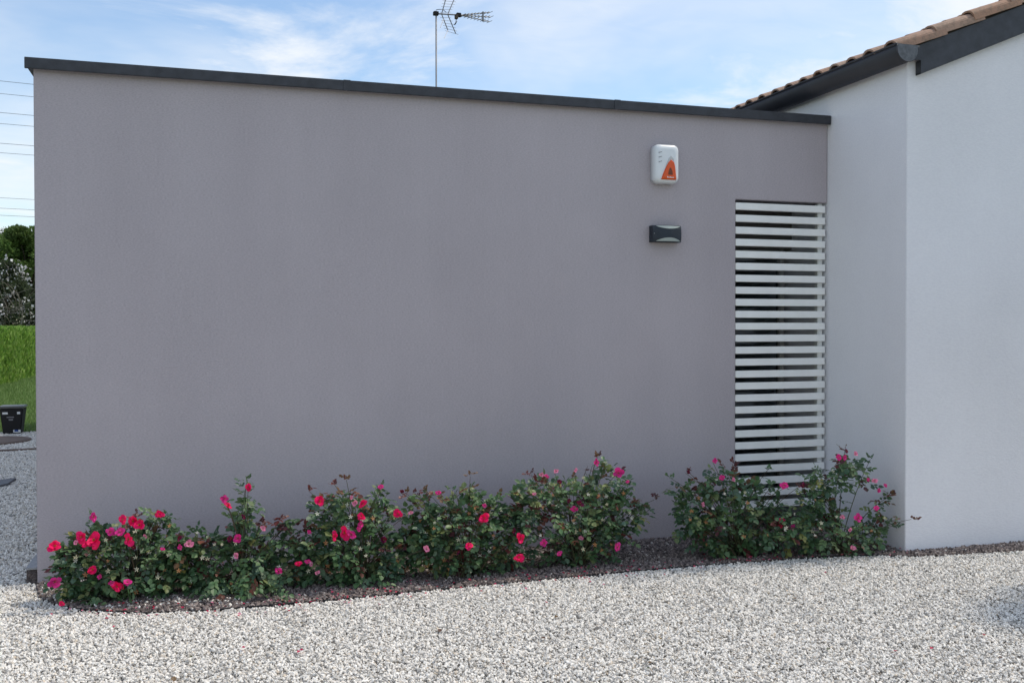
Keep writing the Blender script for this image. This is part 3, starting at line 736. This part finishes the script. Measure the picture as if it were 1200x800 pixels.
bush('largest domed rose bush of dense dark leaves with scattered pink blooms', 675, 663,
     [(670, 607, 66, 44), (640, 578, 40, 22), (703, 572, 36, 26), (718, 602, 36, 32), (612, 602, 26, 34), (690, 638, 38, 22), (606, 650, 26, 18), (748, 598, 18, 9), (701, 548, 13, 10), (660, 645, 24, 12), (725, 625, 18, 16)],
     [(637.7, 636.5, 10, 'm'), (655.4, 648.5, 8, 'm'), (672.8, 596, 10, 'm'), (723.5, 641, 12, 'm'), (724.7, 554, 14, 'm'), (698.6, 542, 10, 'm'), (634, 556, 7, 'p'), (640, 558, 7, 'm'), (651.5, 552, 7, 'p'),
      (675, 551, 6, 'p'), (680.8, 630.5, 7, 'p'), (626, 579, 6, 'p'), (654.7, 565, 8, 'd'), (680, 590, 11, 'd'), (735.6, 564, 5, 'm'), (602, 622, 9, 'd'), (667, 587, 7, 'd')],
     0.10, shoots=((767, 585, True), (760, 598, False), (700, 536, True), (622, 556, True)))
bush('rose bush growing in front of the lower slats of the white screen', 865, 652,
     [(860, 606, 56, 42), (815, 590, 22, 28), (850, 566, 34, 20), (890, 566, 16, 10), (900, 622, 36, 28), (860, 638, 44, 14), (818, 634, 20, 12), (797, 570, 11, 12), (835, 615, 28, 26), (902, 596, 20, 10), (800, 605, 12, 22)],
     [(838, 540, 7, 'm'), (846, 559.5, 8, 'm'), (919, 568.6, 11, 'm'), (915, 613, 13, 'r'), (823, 591, 7, 'p'), (929, 617, 6, 'm'), (859, 562, 6, 'p'), (806, 553, 6, 'd'), (940, 568.6, 8, 'd')],
     0.05, shoots=((786, 560, False), (806, 552, True), (858, 543, True), (900, 550, False), (918, 572, False)))
bush('open rose bush with an arching hollow at the corner of the white house', 985, 650,
     [(985, 624, 44, 30), (972, 558, 26, 20), (998, 546, 22, 14), (950, 582, 20, 22), (1028, 590, 14, 24), (1024, 616, 24, 18), (975, 646, 40, 10), (965, 600, 26, 22), (1010, 565, 14, 8), (940, 615, 24, 24), (926, 622, 20, 26)],
     [(1005.6, 607, 11, 'm'), (1024, 563, 8, 'p'), (1037, 568.6, 5, 'm'), (1027, 595, 7, 'm'), (983, 536, 8, 'm'), (990, 536, 7, 'm'), (991, 528, 7, 'd'), (1002.5, 531.5, 6, 'p'), (1017, 562, 6, 'm'),
      (1029.5, 574, 6, 'm'), (987, 606, 6, 'p'), (996, 621, 6, 'p'), (999, 642, 8, 'p')],
     0.08, holes=((1003, 590, 23),), shoots=((990, 527, True), (1020, 538, False), (1045, 580, True), (1068, 608, True, 5.37), (1052, 615, False, 5.39), (952, 566, False)))

# fallen petals
fp = MB()
def petal(p, s, col):
    a = rnd.uniform(0, 6.28); u_ = Vector((math.cos(a), math.sin(a), rnd.uniform(-.3, .3))); w_ = Vector((-math.sin(a), math.cos(a), rnd.uniform(-.3, .3))); p = Vector(p)
    fp.add([p-u_*s, p-w_*s*.8+Vector((0, 0, s*.3)), p+u_*s, p+w_*s*.8+Vector((0, 0, s*.4)), p-Vector((0, 0, s*.12))], [(0, 1, 4), (1, 2, 4), (2, 3, 4), (3, 0, 4)], col)
exy = [e_ for e_ in EDGE if e_[0] < 4.6]
for i in range(270):
    q = rnd.random()**1.0; x = -0.75+5.2*q
    ey = np.interp(x, [a for a, _ in exy], [b_ for _, b_ in exy]); y = ey+rnd.gauss(0.0, 0.10) if x < 3 else ey+abs(rnd.gauss(0.05, 0.15))-0.06
    if y > 6.25: continue
    petal((x, y, 0.022), rnd.uniform(0.006, 0.012), rnd.choice(((0.50, 0.02, 0.08, 1), (0.62, 0.03, 0.12, 1), (0.42, 0.015, 0.05, 1), (0.7, 0.25, 0.35, 1))))
for (x, y) in ((285, 758), (350, 763), (353, 761), (1153, 743), (1049, 762), (967, 670), (60, 719), (1092, 759), (640, 705)):
    p = gnd(x, y, 0.02); petal(p, 0.011, (0.5, 0.02, 0.09, 1))
tag(fp.build('fallen_petals', M['petal']), 'crimson rose petals strewn along the bed edging', kind='stuff')

# dry leaves and twigs blown over the gravel
dl = MB()
for i in range(70):
    x, y = rnd.uniform(-1.6, 5.0), rnd.uniform(3.3, 5.5)
    if y > np.interp(x, [a for a, _ in EDGE], [b_ for _, b_ in EDGE])-0.03: continue
    leaflet(dl, np.array([x, y, 0.018]), np.array([rnd.uniform(-1, 1), rnd.uniform(-1, 1), rnd.uniform(-.1, .3)]), np.array([rnd.uniform(-.3, .3), rnd.uniform(-.3, .3), 1]), rnd.uniform(.012, .03), .8,
            rnd.choice(((.16, .10, .05, 1), (.22, .16, .07, 1), (.08, .10, .04, 1), (.12, .07, .05, 1))))
tag(dl.build('dry_leaves', M['leaf']), 'small dry leaves scattered over the white gravel', kind='stuff')

# ------------------------------------------------------------------ things beside and behind on the left
# round inspection cover
cm = gnd(-14, 517.5); mc = empty('manhole_cover', (cm[0], cm[1], 0)); tag(mc, 'round brown rusty cover with a narrow rim set in the gravel', 'manhole cover')
def disc(r0, r1, z0, z1, n=40):
    m_ = MB(); vs = []; fs = []
    for i in range(n):
        a = 2*math.pi*i/n
        for r_, z in ((r0, z0), (r0, z1), (r1, z1), (r1, z0)): vs.append((cm[0]+r_*math.cos(a), cm[1]+r_*math.sin(a), z))
    for i in range(n):
        for k in range(4): fs.append((i*4+k, i*4+(k+1) % 4, ((i+1) % n)*4+(k+1) % 4, ((i+1) % n)*4+k))
    m_.add(vs, fs); return m_
disc(0.47, 0.52, -0.01, 0.022).build('ring', M['rust'], mc)
disc(0.02, 0.468, -0.01, 0.024).build('lid', M['rust'], mc)
a, b2 = gnd(-40, 531), gnd(60, 526)
d = (b2-a); d /= np.linalg.norm(d[:2]); nx = np.array([-d[1], d[0], 0])*0.035
st = MB(); st.add([a-nx+[0, 0, -.02], b2-nx+[0, 0, -.02], b2+nx+[0, 0, -.02], a+nx+[0, 0, -.02], a-nx+[0, 0, .022], b2-nx+[0, 0, .022], b2+nx+[0, 0, .022], a+nx+[0, 0, .022]],
                  [(0, 3, 2, 1), (4, 5, 6, 7), (0, 1, 5, 4), (1, 2, 6, 5), (2, 3, 7, 6), (3, 0, 4, 7)])
tag(st.build('timber_edging', M['rust']), 'brown timber strip lying across the side gravel', 'edging')
sl = MB(); q = [gnd(-28, 568), gnd(19, 562.5), gnd(9, 569.5), gnd(-30, 577)]  # thin dark piece standing in for a cast shadow on the gravel
sl.prism([(p[0], p[1]) for p in q], 2, -0.01, 0.026); tag(sl.build('shadow_patch', M['shadow_grey'], None, 0.004), 'thin dark sheet standing in for a shadow on the side gravel', 'shadow')

# black bin
bp = gnd(13.5, 508.5); bw = 0.155; bh = 0.40
Bn = empty('waste_bin', (bp[0], bp[1]+0.14, 0)); tag(Bn, 'small black plastic waste bin with stickers at the lawn edge', 'bin')
cx, cy = bp[0], bp[1]+0.14
bt = MB(); bot = [(cx+x*0.115, cy+y*0.115, 0.0) for x, y in ((-1, -1), (1, -1), (1, 1), (-1, 1))]; tp = [(cx+x*bw, cy+y*bw, bh-0.03) for x, y in ((-1, -1), (1, -1), (1, 1), (-1, 1))]
bt.add(bot+tp, [(0, 3, 2, 1), (4, 5, 6, 7), (0, 1, 5, 4), (1, 2, 6, 5), (2, 3, 7, 6), (3, 0, 4, 7)]); bt.build('body', M['black_plastic'], Bn, 0.012)
MB().box((cx-bw-0.014, cy-bw-0.014, bh-0.03), (cx+bw+0.014, cy+bw+0.014, bh)).build('lid', plain('bin_lid', (0.10, 0.105, 0.11), 0.35), Bn, 0.01)
def sticker(x0, x1, z0, z1, mat, name='sticker', off=0.004):
    def yy(z): return cy-(0.115+(bw-0.115)*z/(bh-0.03))-off
    s_ = MB(); s_.add([(cx+x0, yy(z0), z0), (cx+x1, yy(z0), z0), (cx+x1, yy(z1), z1), (cx+x0, yy(z1), z1), (cx+x0, yy(z0)+.003, z0), (cx+x1, yy(z0)+.003, z0), (cx+x1, yy(z1)+.003, z1), (cx+x0, yy(z1)+.003, z1)],
                      [(0, 1, 2, 3), (7, 6, 5, 4), (0, 4, 5, 1), (1, 5, 6, 2), (2, 6, 7, 3), (3, 7, 4, 0)]); s_.build(name, mat, Bn)
sticker(-0.115, -0.045, 0.285, 0.315, M['white_plastic']); sticker(0.075, 0.115, 0.285, 0.318, M['white_plastic'])
sticker(-0.06, 0.035, 0.235, 0.25, M['grey_print']); sticker(-0.035, 0.02, 0.195, 0.218, M['grey_print'])
sticker(0.02, 0.115, 0.02, 0.06, M['white_plastic']); sticker(0.035, 0.085, 0.034, 0.06, M['blue_print'], off=0.006)

# lawn blades, hedge, trees
def blades(n, x0, x1, y0, y1):
    x = rng.uniform(x0, x1, n); y = rng.uniform(y0, y1, n); h = rng.uniform(0.04, 0.09, n); a = rng.uniform(0, 6.28, n); w_ = 0.006
    lean = rng.normal(0, 0.02, (n, 2)); z0_ = np.full(n, -0.03)
    V = np.stack([np.stack([x-w_*np.cos(a), y-w_*np.sin(a), z0_], 1), np.stack([x+w_*np.cos(a), y+w_*np.sin(a), z0_], 1), np.stack([x+lean[:, 0], y+lean[:, 1], z0_+h], 1)], 1).reshape(-1, 3)
    base = np.array([(0.15, 0.25, 0.06), (0.19, 0.30, 0.08), (0.24, 0.33, 0.11)])[rng.integers(0, 3, n)]*rng.uniform(.8, 1.2, (n, 1))
    return V, base
def tri_mesh(name, V, C, k=3):
    n = len(V)//k; me = bpy.data.meshes.new(name); me.from_pydata(V.tolist(), [], np.arange(n*k).reshape(n, k).tolist()); me.update()
    a_ = me.attributes.new('Col', 'FLOAT_COLOR', 'POINT'); c4 = np.ones((n*k, 4), np.float32); c4[:, :3] = np.repeat(C, k, 0); a_.data.foreach_set('color', c4.ravel())
    return me
V, C = blades(90000, -5.4, XL-0.3, LAWN_Y-0.05, 38)
tag(link('lawn_grass', tri_mesh('lawn_grass', V, C), M['leaf']), 'short mown lawn grass behind the gravel', 'grass', kind='stuff'); del bpy.data.objects['lawn_grass']['category']
def leaf_cloud(P, D, size, cols, aspect=0.5, jit=0.6):
    n = len(P); d = D+rng.normal(0, jit, (n, 3)); d /= np.linalg.norm(d, axis=1, keepdims=True)
    s = np.cross(d, rng.normal(0, 1, (n, 3))); s /= np.linalg.norm(s, axis=1, keepdims=True)+1e-9
    L_ = (size*rng.uniform(.6, 1.3, n))[:, None]
    V_ = np.stack([P-d*L_*.5, P+s*L_*aspect*.5, P+d*L_*.5, P-s*L_*aspect*.5], 1).reshape(-1, 3)
    cc = np.array(cols)[rng.integers(0, len(cols), n)]*rng.uniform(.75, 1.25, (n, 1)); return V_, cc
# hedge of upright sprays along the lawn
hx0, hx1, hy0, hy1, hh = -6.5, -5.2, 14.0, 46.0, 1.52
Hd = empty('conifer_hedge', ((hx0+hx1)/2, (hy0+hy1)/2, -0.03)); tag(Hd, 'clipped bright green conifer hedge bordering the lawn', 'hedge')
n = 60000; yv = rng.uniform(hy0, hy1, n); face = rng.random(n) < 0.68; zt_ = rng.uniform(-0.03, hh, n)
xv = np.where(face, hx1-np.abs(rng.normal(0, .10, n))+0.05*np.sin(yv*2.3), rng.uniform(hx0, hx1, n)); zv = np.where(face, zt_, hh-np.abs(rng.normal(0, .09, n))+0.04*np.sin(yv*3.1+xv))
V, C = leaf_cloud(np.stack([xv, yv, zv], 1), np.tile([0.25, -0.1, 0.9], (n, 1)), 0.15, [(0.22, 0.38, 0.06), (0.28, 0.44, 0.08), (0.15, 0.28, 0.05), (0.33, 0.46, 0.12)], 0.3, 0.28)
o = link('foliage', tri_mesh('foliage', V, C, 4), M['soft_leaf'], Hd); o['kind'] = 'stuff'
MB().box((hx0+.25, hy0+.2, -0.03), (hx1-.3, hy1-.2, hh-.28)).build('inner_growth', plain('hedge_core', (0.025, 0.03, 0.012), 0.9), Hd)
def tree(label, x, y, h, rx, n, cols, cat='tree', blossom=0, bare=0, name='garden_tree', low=0.12, leaf=0.13, grp='trees beyond the hedge'):
    T = empty(name, (x, y, -0.03)); tag(T, label, cat, grp)
    tr = MB(); tr.tube([(x, y, -0.05), (x+.08, y, h*.3), (x-.05, y+.05, h*.6), (x, y, h*.9)], [h*.028, h*.02, h*.012, .01], 8)
    cl = []
    for k in range(34):
        a = rnd.uniform(0, 6.28); t_ = rnd.uniform(low, 0.97); r_ = rx*math.sin(math.pi*min(1, 0.12+t_*0.83))**0.7*rnd.uniform(.35, 1.0)
        c_ = np.array([x+r_*math.cos(a), y+r_*math.sin(a), h*t_]); cl.append((c_, rx*rnd.uniform(.22, .40)))
        tr.tube([(x, y, h*t_*.6), ((x+c_[0])/2, (y+c_[1])/2, h*t_*.85), tuple(c_)], [.012*h**.6, .008*h**.6, .005], 5)
    tr.build('trunk', M['bark'], T, smooth=True)
    w_ = rng.integers(0, len(cl), n); cen = np.array([c[0] for c in cl])[w_]; rad = np.array([c[1] for c in cl])[w_]*1.15
    u_ = rng.normal(0, 1, (n, 3)); u_ /= np.linalg.norm(u_, axis=1, keepdims=True); P = cen+u_*(rad*rng.random(n)**.35)[:, None]*[1, 1, .8]
    tint = rng.uniform(.7, 1.3, len(cl))[w_]
    V_, C_ = leaf_cloud(P, u_*.6+np.array([0, 0, -.2]), leaf, cols, .55, .6); C_ = C_*tint[:, None]
    o_ = link('crown', tri_mesh('crown', V_, C_, 4), M['soft_leaf'], T); o_['kind'] = 'stuff'
    if blossom:
        m_ = rng.integers(0, len(cl), 14); k = blossom; ww = m_[rng.integers(0, 14, k)]
        P = np.array([c[0] for c in cl])[ww]+rng.normal(0, .20, (k, 3)); V_, C_ = leaf_cloud(P, np.tile([0, 0, 1.], (k, 1)), .11, [(.75, .74, .72), (.66, .62, .63)], .8, 1)
        o_ = link('blossom', tri_mesh('blossom', V_, C_, 4), M['petal'], T); o_['kind'] = 'stuff'
    if bare:
        tw = MB()
        for k in range(bare):
            a = rnd.uniform(0, 6.28); p = Vector((x+rnd.uniform(-.5, .5)*rx, y-rx*.5, rnd.uniform(.3, .7)*h)); pts = [p]
            dv = Vector((math.cos(a), -.25, rnd.uniform(-.1, .9))).normalized()
            for i in range(6): dv = (dv+Vector((rnd.uniform(-.3, .3), rnd.uniform(-.2, .1), rnd.uniform(-.35, .2)))).normalized(); pts.append(pts[-1]+dv*.3)
            tw.tube(pts, list(np.linspace(.018, .006, 7)), 4)
        o_ = tw.build('bare_twigs', plain('dry_twig', (.22, .19, .16), .9), T); o_['kind'] = 'stuff'
    return T
G1 = [(0.085, 0.145, 0.035), (0.11, 0.18, 0.045), (0.14, 0.21, 0.055)]
G2 = [(0.07, 0.10, 0.04), (0.09, 0.12, 0.05), (0.055, 0.08, 0.035)]
def tx(px_, y): return on(px_, 385, 1, y)[0]
tree('leafy green tree rising behind the hedge next to the grey building', tx(36, 44), 44, 5.7, 1.9, 38000, G1, low=0.02)
tree('white-flowering shrub tree with bare arching twigs behind the hedge', tx(8, 40.5), 40.5, 3.9, 0.95, 7000, [(0.07, 0.09, 0.045), (0.055, 0.075, 0.04)], blossom=1300, bare=34, name='flowering_shrub')
tree('dull olive-green broad tree further behind the flowering shrub', tx(4, 52), 52, 5.7, 3.0, 40000, G2, low=0.02)
tree('dark green bushy tree filling the far corner of the garden', tx(60, 58), 58, 5.6, 3.4, 24000, G1, low=0.02)
for k, (x, y, h, r_) in enumerate(((-13.5, 44, 6.4, 2.6), (-18.5, 40, 7.0, 2.8))):
    tree(('tall round-crowned tree far along the hedge', 'spreading tree standing where the hedge begins')[k], x, y, h, r_, 14000, (G2, G1)[k])
for k, (x, y, h, r_) in enumerate(((-3.5, 66, 6.2, 3.6), (2.5, 70, 6.6, 3.8), (9, 72, 6.4, 3.8), (-24, 62, 7.2, 3.8), (-31, 58, 7.0, 3.6))):
    tree(('pale bushy tree closing the end of the lawn', 'round tree at the end of the lawn behind the grey building', 'broad tree behind the roof of the white house',
          'big tree beyond the low wires', 'outermost big tree beyond the low wires')[k], x, y, h, r_, 12000, (G1, G2)[k % 2], low=0.02, leaf=0.22)
# unseen tree added beyond the right of the view only to shade the yard
tree('unseen small tree added to cast soft shade on the white gravel', 5.40, 4.02, 2.35, 0.45, 4000, G1, name='added_shade_tree', low=0.5, leaf=0.07, grp=None)
# ------------------------------------------------------------------ aerial mast on the flat roof
YA = 15.0
def ap(px_, py_, dy=0.0): return on(px_, py_, 1, YA+dy)
pb = ap(511.1, 100); top = ap(511.1, 13)
AN = empty('tv_aerial', (pb[0], YA, 2.88)); tag(AN, 'triple-boom television aerial on a thin steel mast above the flat roof', 'aerial')
MB().tube([(pb[0], YA, 2.87), (top[0], YA, top[2])], 0.0125, 8).build('mast', M['galvanised'], AN, smooth=True)
MB().box((pb[0]-.12, YA-.12, 2.875), (pb[0]+.12, YA+.12, 2.90)).build('base_plate', M['galvanised'], AN)
b0_, b1_ = V3(ap(510, 16.3)), V3(ap(536, 17.8, 0.12)); b0_[2] += 0.0
MB().tube([b0_, b1_], 0.011, 6).build('boom', M['galvanised'], AN)
MB().box((b0_[0]-.03, YA-.035, b0_[2]-.025), (b0_[0]+.05, YA+.035, b0_[2]+.03)).build('clamp', M['black_plastic'], AN, 0.004)
for (ex, ey) in ((574, 15), (575, 20.3), (573.5, 25.8)):
    e1 = V3(ap(ex, ey, 0.30)); s_ = V3(ap(538.5, 18, 0.13)); dr = MB(); dr.tube([s_, e1], 0.008, 5)
    for k in range(9):
        p = s_+(e1-s_)*(0.12+0.88*k/8); hw = np.array([-0.20, 0.55, 0])/0.585*0.075; dr.tube([p-hw, p+hw], 0.004, 4)
    dr.build('director', M['galvanised'], AN)
p = V3(ap(566, 20, 0.26)); MB().tube([ap(566, 14, .26), ap(566, 25.5, .26)], 0.014, 6).build('spacer', M['galvanised'], AN)
p = V3(ap(538, 18, .13)); MB().box(p-[.045, .03, .03], p+[.03, .03, .03]).build('dipole_box', M['black_plastic'], AN, 0.006)
p = V3(ap(534.8, 20, .12)); MB().box(p-[.025, .03, .035], p+[.025, .03, .035]).build('balun', M['wood'], AN, 0.006)
cb = MB(); cb.tube([ap(535, 22, .1), ap(534, 27, .1), ap(532, 29.5, .08), ap(533.5, 29, .1), ap(535.6, 25, .1)], 0.005, 5); cb.build('cable', M['black_plastic'], AN, smooth=True)
cb = MB(); cb.tube([ap(511, 12), ap(514, 11.4), ap(519, 11.4, .05), ap(523, 15, .07)], 0.005, 5); cb.build('cable', M['black_plastic'], AN, smooth=True)
for (x0, y0_, x1, y1_, dd) in ((517.6, 16.5, 523, -3, .0), (517.6, 17, 525, 36, .0), (524.8, 17, 532.5, -1, .35), (524.8, 17.5, 534, 39.5, .35)):
    MB().tube([ap(x0, y0_, .04+dd*.2), ap(x1, y1_, dd*.5+.05)], 0.008, 5).build('reflector_rail', M['galvanised'], AN)
for t_ in np.linspace(0.15, 1.0, 6):
    for sgn in (1, -1):
        if sgn > 0: a, b2 = (517.6+7.4*t_, 17+19*t_), (524.8+9.2*t_, 17.5+22*t_)
        else: a, b2 = (517.6+5.4*t_, 16.5-19.5*t_), (524.8+7.7*t_, 17-18*t_)
        A_, B_ = V3(ap(*a, .02)), V3(ap(*b2, .25)); ex = (B_-A_)*.35; MB().tube([A_-ex+[0, 0, -.02], B_+ex], 0.0035, 4).build('reflector_rod', M['galvanised'], AN)
MB().tube([ap(524.8, 36), ap(520.5, 45, -.15)], 0.005, 4).build('reflector_rod', M['galvanised'], AN)
MB().tube([ap(519.8, 22.5), ap(516, 32.7, -.15)], 0.005, 4).build('reflector_rod', M['galvanised'], AN)

# ------------------------------------------------------------------ overhead lines with their supports
ud = np.array([math.sin(math.radians(79)), math.cos(math.radians(79)), 0])
def line_pts(px_, py_, yd, t0, t1): p = on(px_, py_, 1, yd); return p+ud*t0, p+ud*t1
def wire(label, py_, yd, rad, t0, t1, grp, sag):
    a, b2 = line_pts(0, py_, yd, t0, t1); pts = []
    for i in range(25):
        t_ = i/24; q = a+(b2-a)*t_; tt = t0+(t1-t0)*t_; q[2] += sag*((tt)**2)/((max(abs(t0), abs(t1)))**2)*0.0; pts.append(q)
    o_ = MB().tube(pts, rad, 4).build('overhead_wire', M['wire']); tag(o_, label, 'power line', grp); return a, b2
names = {95: 'topmost', 132: 'middle', 168: 'lowest'}
T0, T1 = -34.0, 58.0
ends = []
for py_ in (95, 132, 168):
    for near_, yd, yy in ((1, 84.0, py_), (0, 88.5, None)):
        if yy is None:
            zz_ = on(0, py_, 1, 84.0)[2]; d_ = ray(0, 0); lo, hi = py_, 380
            for _ in range(40):
                md_ = (lo+hi)/2
                if on(0, md_, 1, yd)[2] > zz_: lo = md_
                else: hi = md_
            yy = lo
        a, b2 = wire('%s %s overhead cable strung between the lattice pylons' % (names[py_], 'nearer' if near_ else 'farther'), yy, yd, 0.019, T0, T1, 'high cables between the pylons', 0)
        ends.append((py_, near_, a, b2))
for k in (0, 1):
    A6 = [e_[2+k] for e_ in ends]; cen = np.mean(A6, 0); zt3 = max(p[2] for p in A6)+2.5; P = empty('lattice_pylon', (cen[0], cen[1], -0.03))
    tag(P, ('grey lattice pylon carrying six cables far beyond the hedge', 'grey lattice pylon carrying six cables behind the grey building')[k], 'pylon', 'pylons of the high line')
    lt = MB(); lv = np.linspace(-0.05, zt3, 9)
    def hw_(z): return 1.6*(1-z/zt3)+0.25
    for sx in (-1, 1):
        for sy in (-1, 1): lt.tube([(cen[0]+sx*hw_(z), cen[1]+sy*hw_(z), z) for z in lv], 0.07, 4)
    lt.build('legs', M['galvanised'], P)
    br = MB()
    for i in range(8):
        z0_, z1_ = lv[i], lv[i+1]; h0, h1 = hw_(z0_), hw_(z1_)
        for s_ in (-1, 1):
            br.tube([(cen[0]-h0, cen[1]+s_*h0, z0_), (cen[0]+h1, cen[1]+s_*h1, z1_)], .035, 4); br.tube([(cen[0]+h0, cen[1]+s_*h0, z0_), (cen[0]-h1, cen[1]+s_*h1, z1_)], .035, 4)
            br.tube([(cen[0]+s_*h0, cen[1]-h0, z0_), (cen[0]+s_*h1, cen[1]+h1, z1_)], .035, 4)
    br.build('bracing', M['galvanised'], P)
    for i in (0, 2, 4):
        a, b2 = A6[i], A6[i+1]; MB().tube([a+[0, 0, .25], b2+[0, 0, .25]], .09, 5).build('crossarm', M['galvanised'], P)
        for q in (a, b2): MB().tube([q+[0, 0, .27], q-[0, 0, .03]], .06, 6).build('insulator', M['grey_plastic'], P)
low = []
for py_, nm in ((231.8, 'upper'), (244, 'middle'), (252.3, 'lower')):
    a, b2 = wire('%s wire of the low line strung between timber poles' % nm, py_, 62.0, 0.012, -24, 40, 'low wires between the timber poles', 0); low.append((a, b2))
for k in (0, 1):
    A3 = [p[k] for p in low]; cen = np.mean(A3, 0); P = empty('utility_pole', (cen[0], cen[1]+.22, -0.03)); tag(P, ('timber utility pole with three wires far beyond the hedge', 'timber utility pole with three wires behind the grey building')[k], 'utility pole', 'poles of the low line')
    MB().tube([(cen[0], cen[1]+.22, -.1), (cen[0], cen[1]+.22, A3[0][2]+.4)], [.15, .10], 10).build('pole', M['wood'], P, smooth=True)
    for q in A3: MB().tube([q, q+[0, .22, -.02]], .035, 6).build('insulator', M['grey_plastic'], P)
